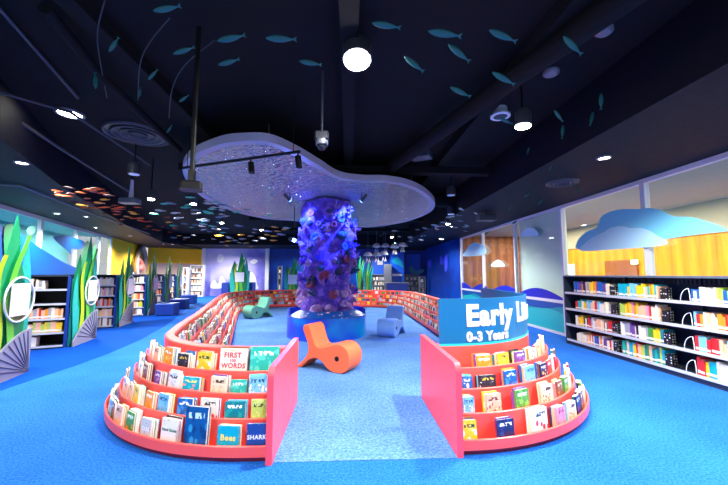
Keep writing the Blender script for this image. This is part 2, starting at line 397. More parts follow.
# ---- left glazed wall (bearing along LW)
lu = (LW[2] - LW[1]).normalized(); ln = Vector((lu.y, -lu.x))      # ln points into the room
LP0 = Vector((LW[1].x, LW[1].y, 0)); LN = Vector((ln.x, ln.y, 0))
def lw(px, py, off=0.0):
    return atplane(px, py, LP0 + LN * off, LN)
M_aqua = flat('aqua_plaster', (124, 196, 200), .7)
marks = [(0 - 60)] + []
ts = []
for px in (-60, 0, 41, 77, 100, 112):
    q = lw(px, 240); ts.append((Vector((q.x, q.y)) - LW[1]).dot(lu))
ts[0] = -5.0; ts[1] = ts[2] - 2.6
def lpt(t, off, z): q = LW[1] + lu * t + ln * off; return Vector((q.x, q.y, z))
Ml = Matrix(((lu.x, ln.x, 0, LW[1].x), (lu.y, ln.y, 0, LW[1].y), (0, 0, 1, 0), (0, 0, 0, 1)))
for i in range(len(ts) - 1):
    t0, t1 = ts[i], ts[i + 1]; e = .06
    q = lpt(t0, 0, 0)
    r = thing('window_%d' % (i + 7), '', '', q); r['kind'] = 'structure'; del r['label']; del r['category']
    b = MB()
    b.box((t0 - e, -.08, .9), (t0 + e, 0, Z_TOP), Ml)
    if i == len(ts) - 2: b.box((t1 - e, -.08, .9), (t1 + e, 0, Z_TOP), Ml)
    b.box((t0 + e, -.07, Z_TOP - .1), (t1 - e, -.01, Z_TOP), Ml); b.box((t0 + e, -.07, .9), (t1 - e, -.01, 1.0), Ml)
    b.build('window_frame', M_frame, r)
    b = MB(); b.box((t0 + e, -.05, 1.0), (t1 - e, -.035, Z_TOP - .1), Ml); b.build('glass_pane', GLASS, r)
b = MB(); b.box((ts[0], -.12, 0), (ts[-1] + .06, 0, .9), Ml); b.build('wall_left', flat('dark_blue_wall', (12, 40, 110), .6), kind='structure')
b = MB(); b.box((ts[0], -1.7, 0), (ts[-1] + .3, -1.6, 3.4), Ml); b.build('wall_left_beyond', M_aqua, kind='structure')
b = MB(); b.box((ts[0], -1.7, Z_TOP + .02), (ts[-1] + .3, -.12, 3.1), Ml); b.build('ceiling_left_beyond', M_aqua, kind='structure')
tY = (LW[3] - LW[1]).dot(lu)
M_yellow = flat('yellow_wall_paint', (250, 196, 0), .55)
b = MB(); b.box((ts[-1] + .06, -.15, 0), (tY, 0, 3.2), Ml); b.build('wall_left_yellow', M_yellow, kind='structure')
bd = (BACK[1] - BACK[0]).normalized(); bnn = Vector((bd.y, -bd.x)); bl = (BACK[1] - BACK[0]).length
Mb = Matrix(((bd.x, bnn.x, 0, BACK[0].x), (bd.y, bnn.y, 0, BACK[0].y), (0, 0, 1, 0), (0, 0, 0, 1)))
b = MB(); b.box((-.1, -.15, 0), (bl, 0, 3.2), Mb); b.build('wall_corner_yellow', M_yellow, kind='structure')
b = MB(); pl = [(0.05, 0), (bl - .05, 0), (bl - .05, 1.6)] + [(bl - .05 - .35 * k / 4, 1.6 + .45 * math.sin(k / 4 * PI / 2)) for k in range(1, 5)] + [(.05, 2.05)]
b.prism(pl, 0.0, .06, 'y', Mb); b.build('trim_4', flat('taupe_panel', (176, 150, 140), .6), kind='structure')
b = MB(); pl = [(ts[-1] + .5, 0), (tY - .07, 0), (tY - .07, 2.05), (ts[-1] + 4.2, 2.05), (ts[-1] + 3.6, 1.5), (ts[-1] + .5, 1.3)]
b.prism(pl, 0.0, .06, 'y', Ml); b.build('trim_5', flat('taupe_panel', (176, 150, 140), .6), kind='structure')
# mural wall at the back, lilac and white
M_mural = ramp_mat('lilac_mural', [(0.25, (84, 84, 210)), (0.45, (130, 126, 228)), (0.56, (186, 180, 240)), (0.8, (228, 222, 246))], scale=0.42, detail=4, rough=.6, stretch=(1, 1, 1.3))
xm0, xm1 = -9.4, aty(266, 260, 22.5).x
b = MB(); b.box((xm0, 22.5, 0), (xm1, 22.7, 3.1)); b.build('wall_back_mural', M_mural, kind='structure')
b = MB(); b.box((xm1, 22.3, 0), (xm1 + .22, 22.5, 3.1)); b.box((xm0 - .02, 22.35, 0), (xm0 + .2, 22.5, 3.1)); b.build('trim_6', M_white, kind='structure')
b = MB(); b.box((xm1, 22.5, 0), (6.2, 22.7, Z_CEIL)); b.build('wall_back', M_bluewall, kind='structure')
# blue wall returns at the back right
b = MB(); x0 = aty(391, 270, 21.3).x; x1 = aty(404, 270, 21.3).x; b.box((x0, 21.3, 0), (x1, 22.5, 2.75)); b.build('wall_back_pier', flat('bright_blue_paint', (0, 84, 205), .5), kind='structure')
b = MB(); b.box((WX, 20.9, 0), (6.2, 21.0, Z_TOP)); b.build('wall_back_return', M_bluewall, kind='structure')
x0 = aty(372, 262, 22.4).x; x1 = aty(391, 262, 22.4).x
b = MB(); b.box((x0, 22.4, 1.2), (x1, 22.48, 2.3)); b.build('trim_7', flat('bright_blue_paint', (0, 84, 205), .5), kind='structure')
x0 = aty(406, 262, 22.4).x
b = MB(); b.box((x0, 22.4, 1.3), (WX - .1, 22.48, 2.7)); b.build('trim_8', flat('bright_blue_paint', (0, 84, 205), .5), kind='structure')

# ------------------------------------------------------------------ red tiered stands
CL = Vector((-.75, 4.65)); RL = 1.95
CR = Vector((.92, 4.65)); RR = 1.93
NC = [0, .13, .275, .40, .62]; HC = [.12, .265, .41, .555, .70]
NA = [0, .12, .24, .36, .50]
def arc(C, R, a0, a1, n): return [(C.x + R * math.cos(math.radians(a0 + (a1 - a0) * i / n)), C.y + R * math.sin(math.radians(a0 + (a1 - a0) * i / n))) for i in range(n + 1)]
def tiers(root, path, N, H, rimw, fac=None):
    for k in range(5):
        z0 = .04 if k == 0 else H[k - 1] - .09
        b = MB(); b.sweep(path, [(N[k], z0), (N[k] + .02, z0), (N[k] + .02, H[k] - .006), (N[k] + .014, H[k]), (N[k] + .006, H[k]), (N[k], H[k] - .006)], fac=fac)
        if k < 4: b.build('shelf_lip', M_red, root)
        else: b.build('rim_riser', M_red, root)
        if k < 4:
            b = MB(); b.sweep(path, [(N[k] + .021, H[k] - .09), (N[k + 1] - .001, H[k] - .09), (N[k + 1] - .001, H[k] - .076), (N[k] + .021, H[k] - .076)], fac=fac); b.build('shelf_board', M_red, root)
    b = MB(); b.sweep(path, [(N[4] + .021, H[4] - .03), (N[4] + rimw, H[4] - .03), (N[4] + rimw, H[4] - .005), (N[4] + rimw - .005, H[4]), (N[4] + .021, H[4])], fac=fac); b.build('rim_top', M_redlip, root)
    b = MB(); b.sweep(path, [(N[4] + rimw - .02, 0), (N[4] + rimw, 0), (N[4] + rimw, H[4] - .031), (N[4] + rimw - .02, H[4] - .031)], fac=fac); b.build('back_panel', M_red, root)
    b = MB(); b.sweep(path, [(.03, 0), (.05, 0), (.05, .04), (.03, .04)], fac=fac); b.build('plinth', M_plinth, root)
def end_panel(root, x0, x1, y0, y1, z):
    r = .07
    prof = [(y0, 0), (y1, 0), (y1, z - .012), (y1 - .012, z)] + [(y0 + r - r * math.sin(t * PI / 12), z - r + r * math.cos(t * PI / 12)) for t in range(0, 7)]
    b = MB(); b.prism(prof, x0, x1, 'x'); b.build('end_panel', M_pink, root)
left = thing('tiered_book_stand', 'curved red tiered book stand with pink end panel at front left', 'book stand', (CL.x, CL.y, 0), 0, 'red tiered book stands')
LF = lambda a, low: 1 - (1 - low) * max(0.0, min(1.0, a / 70.0)) ** 1.3     # tiers draw closer round the side
path_l = arc(CL, RL, 200, 270, 28) + [(-.602, CL.y - RL)]
tiers(left, path_l, NC, HC, .13, [LF(70 - 70 * i / 28, .78) for i in range(29)] + [1.0])
end_panel(left, -.601, -.553, 2.665, 3.95, .69)
right = thing('tiered_book_stand', 'curved red tiered book stand under the blue sign at front right', 'book stand', (CR.x, CR.y, 0), 0, 'red tiered book stands')
path_r = [(.892, CR.y - RR)] + arc(CR, RR, 270, 340, 28)
tiers(right, path_r, NC, HC, .13, [1.0] + [LF(70 * i / 28, .88) for i in range(29)])
end_panel(right, .843, .891, 2.70, 4.0, .70)
def bez(p0, p1, p2, n=8): return [((1 - t) ** 2 * p0[0] + 2 * t * (1 - t) * p1[0] + t * t * p2[0], (1 - t) ** 2 * p0[1] + 2 * t * (1 - t) * p1[1] + t * t * p2[1]) for t in [i / n for i in range(n + 1)]]
PA = bez((-1.56, 4.36), (-1.78, 4.96), (-2.10, 6.3), 6) + [(-2.62, 8.1), (-3.2, 10.1)] + [(-3.7, 11.9)]
PB = bez((-3.7, 11.9), (-4.5, 14.85), (-2.4, 14.8), 12) + [(-1.2, 14.7), (0.2, 14.55)] + bez((.7, 14.5), (1.95, 14.4), (2.02, 12.6), 10)
PC = [(2.02, 12.6), (2.03, 11), (2.03, 9.3)] + bez((2.03, 7.6), (1.86, 5.0), (1.64, 4.39), 8)
b1 = thing('curved_book_bank', 'long red tiered book bank running back along the left of the lounge', 'book bank', (-2.6, 8, 0), 0, 'inner red book banks')
b2 = thing('curved_book_bank', 'red tiered book bank curving across the far end behind the coral column', 'book bank', (-1, 14.8, 0), 0, 'inner red book banks')
b3 = thing('curved_book_bank', 'red tiered book bank along the right of the lounge beyond the blue chair', 'book bank', (2.3, 8, 0), 0, 'inner red book banks')
for r, p in ((b1, PA), (b2, PB), (b3, PC)): tiers(r, p, NA, HC, .11)
# inner carpet: bounded by the panels and the banks
inner = [(-.55, 2.70), (.84, 2.70), (.84, 4.0), (1.45, 4.3)] + [(p[0] - .01, p[1]) for p in reversed(PC)] + [(p[0], p[1] - .01) for p in reversed(PB)] + [(p[0] + .01, p[1]) for p in reversed(PA)] + [(-1.3, 4.3), (-.55, 3.95)]
b = MB(); b.prism(inner, 0.0005, 0.004); b.build('floor_inlay', M_carpet_i, kind='structure')

# ---- curved blue sign
RS = 1.30
sp = [(.893, CR.y - RS)]
for i in range(31):
    a = 1.5 + 66.5 * i / 30; r_ = RR - .628 * LF(a, .88); sp.append((CR.x + r_ * math.sin(math.radians(a)), CR.y - r_ * math.cos(math.radians(a))))
sp += bez((2.22, 4.38), (2.30, 4.9), (2.46, 6.2), 6)[1:]
sign = thing('curved_sign', 'curved blue sign with white lettering on the right red stand', 'sign', (CR.x, CR.y - RS, .70))
M_sign = flat('cerulean_sign', (0, 106, 158), 0.4)
b = MB(); b.sweep(sp, [(0, .701), (.02, .701), (.02, 1.155), (0, 1.155)]); b.build('sign_board', M_sign, sign)
b = MB(); b.sweep(sp[:-6], [(-.006, .701), (-.0005, .701), (-.0005, .72), (-.006, .72)]); b.build('lower_edge', flat('cyan_edge', (40, 205, 225), .4), sign)
def path_at(P, s):
    for i in range(len(P) - 1):
        a = Vector(P[i]); c = Vector(P[i + 1]); L = (c - a).length
        if s <= L or i == len(P) - 2:
            d = (c - a) / L; return a + d * s, d
        s -= L
def text_mesh(txt, size, extr=0.003, offset=0.0):
    cu = bpy.data.curves.new('txt', 'FONT'); cu.body = txt; cu.size = size; cu.extrude = extr; cu.offset = offset; cu.resolution_u = 3; cu.space_character = 1.1
    o = bpy.data.objects.new('txt', cu); COL.objects.link(o)
    dg = bpy.context.evaluated_depsgraph_get(); me = bpy.data.meshes.new_from_object(o.evaluated_get(dg))
    bpy.data.objects.remove(o); bpy.data.curves.remove(cu)
    return me
def sign_text(txt, size, s0, z0, name, gap=0.004):
    me = text_mesh(txt, size, .004, size * .045)
    bm = bmesh.new(); bm.from_mesh(me); bmesh.ops.subdivide_edges(bm, edges=[e for e in bm.edges if e.calc_length() > .04], cuts=2)
    for v in bm.verts:
        p, d = path_at(sp, s0 + v.co.x); n = Vector((d.y, -d.x)); q = p + n * (gap + .001 + v.co.z)
        v.co = (q.x - sign.location.x, q.y - sign.location.y, z0 + v.co.y - sign.location.z)
    bm.to_mesh(me); bm.free(); me.materials.append(M_white)
    o = bpy.data.objects.new(name, me); COL.objects.link(o); o.parent = sign; return o
def circ_s(px):
    """arc length along the sign where a bearing meets it"""
    r = ray(px, 320); t = 0.0
    while True:
        p, d = path_at(sp, t)
        if p.x / p.y >= r.x / r.y or t > 2: return t
        t += .004
sign_text('Early Literacy', .283, circ_s(465.5), .895, 'title_lettering')
sign_text('0-3 Years', .125, circ_s(466), .742, 'age_lettering')

# ------------------------------------------------------------------ picture books
ST = {  # base, shapes, wash, title
 'white': ((238, 236, 230), (230, 60, 70), (196, 214, 232), (60, 60, 70)), 'cream': ((238, 226, 196), (196, 120, 60), (222, 206, 170), (90, 60, 40)),
 'yellow': ((250, 204, 30), (240, 250, 240), (250, 224, 90), (40, 80, 60)), 'orange': ((246, 150, 40), (250, 220, 90), (250, 180, 80), (255, 255, 255)),
 'red': ((214, 40, 46), (255, 220, 120), (236, 90, 80), (255, 255, 255)), 'pink': ((240, 150, 170), (255, 240, 240), (236, 110, 140), (130, 30, 80)),
 'purple': ((110, 70, 150), (230, 200, 240), (150, 110, 190), (255, 255, 255)), 'navy': ((24, 40, 92), (240, 200, 90), (40, 70, 140), (255, 255, 255)),
 'blue': ((20, 96, 180), (240, 240, 250), (60, 150, 220), (255, 255, 255)), 'ocean blue': ((0, 84, 150), (40, 150, 200), (0, 60, 118), (200, 230, 240)),
 'sky blue': ((120, 196, 232), (255, 255, 255), (90, 170, 220), (20, 60, 120)), 'aqua': ((0, 172, 196), (250, 150, 160), (40, 196, 214), (250, 236, 120)),
 'teal': ((0, 128, 140), (230, 240, 230), (20, 160, 160), (255, 255, 255)), 'mint': ((40, 180, 160), (240, 250, 245), (90, 210, 190), (255, 255, 255)),
 'green': ((70, 150, 60), (240, 150, 50), (120, 186, 80), (255, 255, 240)), 'lime': ((180, 206, 90), (255, 255, 250), (206, 224, 130), (60, 90, 40)),
 'dark': ((40, 38, 46), (220, 220, 226), (70, 66, 80), (240, 200, 60)), 'grey': ((160, 164, 172), (60, 70, 90), (190, 194, 200), (255, 255, 255)),
 'brown': ((130, 84, 54), (236, 206, 160), (160, 110, 74), (255, 240, 210)), 'peach': ((246, 190, 150), (200, 90, 70), (250, 214, 184), (120, 50, 40)),
}
WORDS = dict((k, k) for k in ST); WORDS['dark'] = 'black'
CM = {}
for i, (k, v) in enumerate(ST.items()):
    for s in range(2): CM[k, s] = cover_mat('cover_%s_%d' % (k.replace(' ', '_'), s), v[0], v[1] if s == 0 else v[2], v[2], v[3], i + 11 * s + 1)
for k, c, a in (('white', (240, 236, 226), (236, 196, 90)), ('navy', (30, 70, 150), (90, 140, 200)), ('aqua', (0, 172, 196), (90, 214, 214)), ('grey', (206, 208, 206), (90, 90, 96)), ('ocean blue', (0, 92, 160), (60, 160, 206))):
    CM[k, 'plain'] = cover_mat('cover_plain_' + k.replace(' ', '_'), c, a, a, a, len(CM), True)
BOOKCACHE = {}
def book_meshes(w, h, t, key):
    kk = (round(w, 2), round(h, 2), round(t, 3), key)
    if kk in BOOKCACHE: return BOOKCACHE[kk]
    c = .0025
    b = MB(); b.box((-w / 2, 0, 0), (w / 2, c, h)); b.uv[2] = [(.002, .002), (1, .002), (1, 1), (.002, 1)]
    b.box((-w / 2, t - c, 0), (w / 2, t, h)); b.box((-w / 2, c, 0), (-w / 2 + c, t - c, h))
    o = b.build('picture_book', CM[key], recalc=False)
    p = MB(); p.box((-w / 2 + c + .0004, c + .0004, .003), (w / 2 - .004, t - c - .0004, h - .003)); q = p.build('pages', M_paper, recalc=False)
    BOOKCACHE[kk] = (o.data, q.data); bpy.data.objects.remove(o); bpy.data.objects.remove(q)
    return BOOKCACHE[kk]
NBOOK = [0]
def book(w, h, t, key, pos, rz, lean, label, group):
    bm_, pm = book_meshes(w, h, t, key)
    o = bpy.data.objects.new('picture_book', bm_); COL.objects.link(o); o.location = pos; o.rotation_euler = (-lean, 0, rz)
    tag(o, label, 'picture book', group)
    q = bpy.data.objects.new('pages', pm); COL.objects.link(q); q.parent = o
    NBOOK[0] += 1
    return o
def title(o, txt, size, x, z, mat, name='title_lettering'):
    me = text_mesh(txt, size, .0008, size * .03); me.materials.append(mat)
    q = bpy.data.objects.new(name, me); COL.objects.link(q); q.parent = o; q.location = (x, -.0012, z); q.rotation_euler = (PI / 2, 0, 0)
TN = ['lowest tier', 'second tier', 'third tier', 'top tier']
def cap_theta(C, R, k, px):
    rk = R - NC[k] - .06
    r = ray(px, 400); d = Vector((r.x, r.y)).normalized(); bb = -d.dot(C); disc = bb * bb - (C.dot(C) - rk * rk)
    if disc < 0: return None
    q = d * (-bb - math.sqrt(disc)); return math.atan2(q.y - C.y, q.x - C.x)
def pile(C, R, k, th, books, side, num, sign_):
    """books from the front one back; th is the angle on the stand"""
    y = 0.026; low = .78 if side == 'left' else .88
    dg = (-90 - math.degrees(th)) % 360 if side == 'left' else (math.degrees(th) + 90) % 360
    nk = NC[k] * LF(dg if dg < 180 else 0, low)
    lean = math.radians(rnd.uniform(3, 6)); tw = math.radians(rnd.uniform(-6, 6))
    depth = NC[k + 1] - NC[k] if k < 3 else .2
    for j, (w, h, t, key) in enumerate(books):
        out = Vector((math.cos(th), math.sin(th)))
        tang = Vector((-out.y, out.x))
        # chord sag of a straight book inside the curved lip
        sag = (R - nk) - math.sqrt(max(.01, (R - nk) ** 2 - (w / 2) ** 2))
        rr = R - nk - y - sag - abs(tw) * w / 2
        p = C + out * rr + tang * (rnd.uniform(-.012, .012) if j else 0)
        rz = math.atan2(out.y, out.x) + PI / 2 + tw
        pos = ['front', 'second', 'third', 'fourth', 'fifth'][j]
        lab = '%s %s picture book, %s pile from the %s stand\'s end panel, %s' % (pos, WORDS[key[0]], ordinal(num), side, TN[k])
        o = book(w, h, t, key, (p.x, p.y, HC[k] - .0752), rz, lean, lab, 'picture books on the %s red stand' % side)
        if j == 0: first = o
        y += t + .0015
        if y + h * math.sin(lean) * .0 > depth - .035: break
    return first
ks = list(ST)
def mk(w, h, key, t=None, s=None): return (w, h, t or rnd.choice([.016, .02, .026]), (key, rnd.randrange(2) if s is None else s))
def fill(w, h, key, n=3):
    """a front cover and the plainer ones behind it"""
    out = [mk(w, h, key)]
    for _ in range(n - 1):
        out.append(mk(max(.1, w - rnd.choice([0, .01, .02])), max(.13, h + rnd.choice([-.02, -.01, 0, .01])), rnd.choice(ks + ['white', 'cream', 'white', 'peach', 'sky blue'])))
    return out
LEFT = {0: [(259, .16, .22, 'navy'), (230, .17, .2, 'aqua'), (198, .19, .33, 'ocean blue'), (172, .16, .22, 'white'), (150, .13, .19, 'grey'), (134, .13, .2, 'green'), (122, .12, .2, 'peach')],
        1: [(260, .12, .2, 'lime'), (236, .16, .19, 'teal'), (211, .15, .21, 'white'), (187, .14, .19, 'blue'), (166, .13, .2, 'sky blue'), (152, .13, .19, 'orange'), (140, .13, .2, 'yellow')],
        2: [(258, .15, .2, 'sky blue'), (239, .13, .17, 'mint'), (219, .15, .19, 'cream'), (193, .17, .17, 'aqua'), (176, .15, .19, 'white'), (161, .12, .17, 'purple'), (150, .12, .19, 'brown')],
        3: [(264, .25, .27, 'mint'), (233, .25, .255, 'white'), (205, .16, .21, 'yellow'), (186, .14, .18, 'dark'), (172, .14, .21, 'orange'), (162, .12, .18, 'peach')]}
RIGHT = {0: [(468, .12, .2, 'yellow'), (504, .16, .19, 'navy'), (538, .19, .23, 'white'), (558, .13, .2, 'pink'), (570, .13, .19, 'cream')],
         1: [(468, .1, .19, 'sky blue'), (493, .15, .2, 'peach'), (521, .16, .21, 'green'), (546, .15, .2, 'cream'), (558, .12, .19, 'brown')],
         2: [(467, .09, .17, 'blue'), (487, .16, .17, 'dark'), (510, .15, .19, 'blue'), (529, .15, .2, 'sky blue'), (542, .13, .18, 'navy')],
         3: [(484, .15, .16, 'orange'), (503, .14, .17, 'yellow'), (519, .14, .16, 'purple'), (531, .13, .16, 'white')]}
M_titlered = flat('title_red', (206, 50, 54), .5); M_titlewhite = flat('title_white', (245, 245, 245), .5); M_titlegreen = flat('title_green', (30, 110, 80), .5)
for side, C, R, spec, sg in (('left', CL, RL, LEFT, -1), ('right', CR, RR, RIGHT, 1)):
    for k in range(4):
        num = 0; th = None
        for px, w, h, key in spec[k]:
            t_ = cap_theta(C, R, k, px)
            if t_ is None: continue
            num += 1; th = t_
            bl_ = fill(w, h, key, 3 if k < 3 else 4)
            if side == 'left' and (k, px) in ((3, 233), (0, 259), (0, 230), (0, 172), (0, 150)): bl_[0] = bl_[0][:3] + ((key, 'plain'),)
            o = pile(C, R, k, th, bl_, side, num, sg)
            if side == 'left' and (k, px) == (3, 233):
                title(o, 'FIRST', .062, -.088, .178, M_titlered); title(o, '100', .036, -.035, .14, M_titlered); title(o, 'WORDS', .057, -.108, .09, M_titlered)
            if side == 'left' and (k, px) == (0, 259): title(o, 'SHARKS', .043, -.076, .11, M_titlewhite)
            if side == 'left' and (k, px) == (0, 230): title(o, 'Bees', .06, -.06, .1, flat('title_yellow', (250, 230, 110), .5))
            if side == 'left' and (k, px) == (0, 172): title(o, 'Hand Guide', .028, -.07, .13, M_titlegreen)
            if side == 'left' and (k, px) == (0, 150): title(o, 'CARE', .036, -.05, .1, M_titlewhite)
        # on round the curve, out to the end of the stand
        end = math.radians(203) - 2 * PI if side == 'left' else math.radians(337) - 2 * PI
        step = .165 / (R - NC[k])
        while True:
            th = th + sg * step * rnd.uniform(.95, 1.15)
            if (side == 'left' and th < end) or (side == 'right' and th > end): break
            num += 1
            bl_ = fill(rnd.choice([.12, .13, .14]), rnd.choice([.17, .19, .21]), rnd.choice(['white', 'cream', 'peach', 'white', 'sky blue', 'red', 'navy', 'yellow', 'brown', 'teal', 'green']), 2)
            pile(C, R, k, th, bl_, side, num, sg)

# ---- books on the inner banks: the nearest as single things, the rest one body of books
FL = [flat('spine_' + k.replace(' ', '_'), ST[k][0], .45) for k in ks]
stuff = MB(); STM = FL + [M_paper]
def stuff_book(p, rz, lean, w, h, t, ci):
    M = Matrix.Translation(p) @ Matrix.Rotation(rz, 4, 'Z') @ Matrix.Rotation(-lean, 4, 'X')
    stuff.box((-w / 2, 0, 0), (w / 2, .003, h), M, ci); stuff.box((-w / 2, .003, .002), (w / 2 - .003, t, h - .004), M, len(FL)); 
    stuff.box((-w / 2, t, 0), (w / 2, t + .003, h), M, (ci * 7 + 3) % len(FL))
pal = ['white', 'cream', 'grey', 'dark', 'brown', 'purple', 'peach', 'white', 'navy', 'pink', 'yellow', 'sky blue', 'red', 'teal', 'grey', 'cream', 'green', 'orange']
for nm, P, cap in (('left', PA, 62), ('far', PB, 0), ('right', PC, 24)):
    L = sum((Vector(P[i + 1]) - Vector(P[i])).length for i in range(len(P) - 1))
    for k in range(4):
        s = .12; n = 0
        while s < L - .1:
            p, d = path_at(P, s); nrm = Vector((-d.y, d.x))
            rz = math.atan2(d.y, d.x); 
            w = rnd.choice([.11, .13, .14, .16]); h = rnd.choice([.15, .17, .19]); key = rnd.choice(pal); lean = math.radians(rnd.uniform(5, 10))
            n += 1
            if nm == 'left' and 2 <= 0: pass
            q = p + nrm * (NA[k] + .026)
            pos = Vector((q.x, q.y, HC[k] - .0752))
            rzz = rz + math.radians(rnd.uniform(-4, 4))
            if nm == 'left' and n <= 15:
                book(w, h, .02, (key, n % 2), pos, rzz, lean, '%s picture book on the left inner bank, %s from its near end, %s' % (WORDS[key], ordinal(n), TN[k]), 'picture books on the left inner bank')
                stuff_book(pos + Vector((nrm.x, nrm.y, 0)) * .03, rzz, lean, w - .01, h + .01, .018, ks.index(rnd.choice(pal)))
            elif nm == 'right' and p.y > 6.3 and p.y < 7.6:
                book(w, h, .02, (key, n % 2), pos, rzz, lean, '%s picture book on the right inner bank, %s from its far end, %s' % (WORDS[key], ordinal(n), TN[k]), 'picture books on the right inner bank')
            else:
                stuff_book(pos, rzz, lean, w, h, .02, ks.index(key))
                if rnd.random() < .6: stuff_book(pos + Vector((nrm.x, nrm.y, 0)) * .028, rzz, lean, w - .01, h + .01, .016, ks.index(rnd.choice(pal)))
            s += w + rnd.choice([.02, .03, .05, .1])
o = stuff.build('picture_books', STM, kind='stuff', recalc=False)
tag(o, 'many small picture books filling the farther tiers of the inner red banks', 'picture books')

# ------------------------------------------------------------------ right bookcase
P0 = Vector((4.44, 6.87)); P1 = Vector((4.54, 3.2)); fd = (P1 - P0).normalized(); LB = (P1 - P0).length; BA = math.atan2(fd.y, fd.x)
bc = thing('bookcase', 'long charcoal four shelf bookcase against the right glass wall', 'bookcase', (P0.x, P0.y, 0), BA)
SZ = [.10, .40, .71, 1.03]
b = MB(); b.box((0, 0, 0), (.04, .34, 1.36)); b.build('side_panel', M_shelf, bc, local=True)
b = MB(); b.box((LB - .04, 0, 0), (LB, .34, 1.36)); b.build('side_panel', M_shelf, bc, local=True)
b = MB(); b.box((.04, .325, .085), (LB - .04, .338, 1.345)); b.build('back_panel', flat('midnight_back_panel', (22, 40, 74), .5), bc, local=True)
b = MB(); b.box((.04, 0, 1.345), (LB - .04, .34, 1.375)); b.build('top_board', flat('slate_top', (84, 96, 114), .45), bc, local=True)
b = MB(); b.box((.04, .012, 0), (LB - .04, .32, .085)); b.build('plinth', M_shelf, bc, local=True)
b = MB()
for i in range(60): b.box((.06 + i * .06, .30, 1.26), (.095 + i * .06, .32, 1.325))
b.box((.04, .305, 1.25), (LB - .04, .32, 1.26)); b.build('slotted_rail', M_shelf, bc, local=True)
bays = [0.04, 1.22, 2.44, LB - .04]
for x in bays[1:3]:
    b = MB(); b.box((x - .012, .27, .085), (x + .012, .325, 1.345)); b.build('upright', M_shelf, bc, local=True)
for z in SZ:
    b = MB(); b.box((.04, .0, z - .018), (LB - .04, .325, z)); o = b.build('shelf_board', M_shelf, bc, local=True)
    b = MB(); b.box((.04, -.006, z - .03), (LB - .04, -.0005, z + .012)); b.build('label_strip', M_strip if z < 1 else M_strip, o, local=True)
MBC = Matrix.Translation((P0.x, P0.y, 0)) @ Matrix.Rotation(BA, 4, 'Z')
def face_x(px):
    n = Vector((fd.y, -fd.x, 0)); q = atplane(px, 300, Vector((P0.x, P0.y, 0)), n); return (Vector((q.x, q.y)) - P0).dot(fd)
SPK = {}
def spine_book(t, h, d, key, name='library_book'):
    kk = (round(t, 3), round(h, 2), key)
    if kk not in SPK:
        c = .002
        b = MB(); b.box((0, 0, 0), (t, c, h)); b.box((0, c, 0), (c, d, h)); b.box((t - c, c, 0), (t, d, h))
        b.box((c, c, .004), (t - c, d - .003, h - .004), mi=1)
        b.box((.0, -.0006, h * .12), (t, 0, h * .28), mi=2)
        o = b.build(name, [flat('spine_' + key.replace(' ', '_'), ST[key][0], .45), M_paper, flat('spine_label', (238, 236, 230), .6)], recalc=False)
        SPK[kk] = o.data; bpy.data.objects.remove(o)
    o = bpy.data.objects.new(name, SPK[kk]); COL.objects.link(o); return o
SH = ['lowest shelf', 'third shelf down', 'second shelf down', 'top shelf']
xa0, xa1, xb0, xb1, xc0 = face_x(573), face_x(609), face_x(617), face_x(659), face_x(689)
PALS = {(3, 0): ['blue', 'purple', 'navy', 'grey', 'yellow', 'orange', 'blue', 'purple', 'cream'], (3, 1): ['aqua', 'aqua', 'sky blue', 'yellow', 'mint', 'orange', 'peach'], (3, 2): ['white', 'cream', 'lime', 'sky blue', 'blue', 'yellow', 'white'],
        (2, 0): ['aqua', 'mint', 'yellow', 'sky blue', 'peach', 'red', 'white', 'cream', 'grey'], (2, 1): ['lime', 'yellow', 'orange', 'peach', 'peach', 'pink', 'cream', 'red'], (2, 2): ['red', 'orange', 'orange', 'yellow', 'peach', 'purple', 'white', 'cream'],
        (1, 0): ['yellow', 'yellow', 'dark', 'red', 'white', 'peach', 'red', 'teal', 'orange'], (1, 1): ['white', 'grey', 'purple', 'dark', 'white', 'green', 'orange', 'yellow', 'teal'], (1, 2): ['dark', 'red', 'peach', 'orange', 'orange', 'pink', 'yellow', 'sky blue'],
        (0, 0): ['white', 'cream', 'peach', 'cream', 'red', 'blue', 'orange', 'purple', 'cream', 'white'], (0, 1): ['red', 'peach', 'yellow', 'orange', 'lime', 'green', 'mint', 'teal', 'aqua'], (0, 2): ['red', 'aqua', 'white', 'purple', 'yellow', 'yellow', 'lime', 'peach', 'orange']}
NR = [0]
for si, z in enumerate(SZ):
    for gi, (xs, xe) in enumerate(((xa0, xa1), (xb0, xb1), (xc0, LB - .12))):
        x = xs; n = 0; pal_ = PALS[si, gi]; run = 0; base_h = rnd.choice([.19, .2, .21]) if gi == 1 else rnd.choice([.17, .2])
        while x < xe - .04:
            key = pal_[min(len(pal_) - 1, int((x - xs) / (xe - xs) * len(pal_)))] if rnd.random() < .62 else rnd.choice(pal_ + ['white', 'white', 'cream', 'peach', 'sky blue'])
            t = rnd.choice([.032, .04, .05]); h = base_h + rnd.choice([-.02, 0, .0, .02, .03]); h = min(h, .27)
            n += 1
            o = spine_book(t, h, .17, key)
            o.matrix_world = MBC @ Matrix.Translation((x, .03 + rnd.uniform(0, .02), z + .0005))
            tag(o, '%s spined book, %s from left in the %s group, %s, right bookcase' % (WORDS[key], ordinal(n), ['left', 'middle', 'right'][gi], SH[si]), 'book', 'books on the right bookcase')
            x += t + .0012; NR[0] += 1
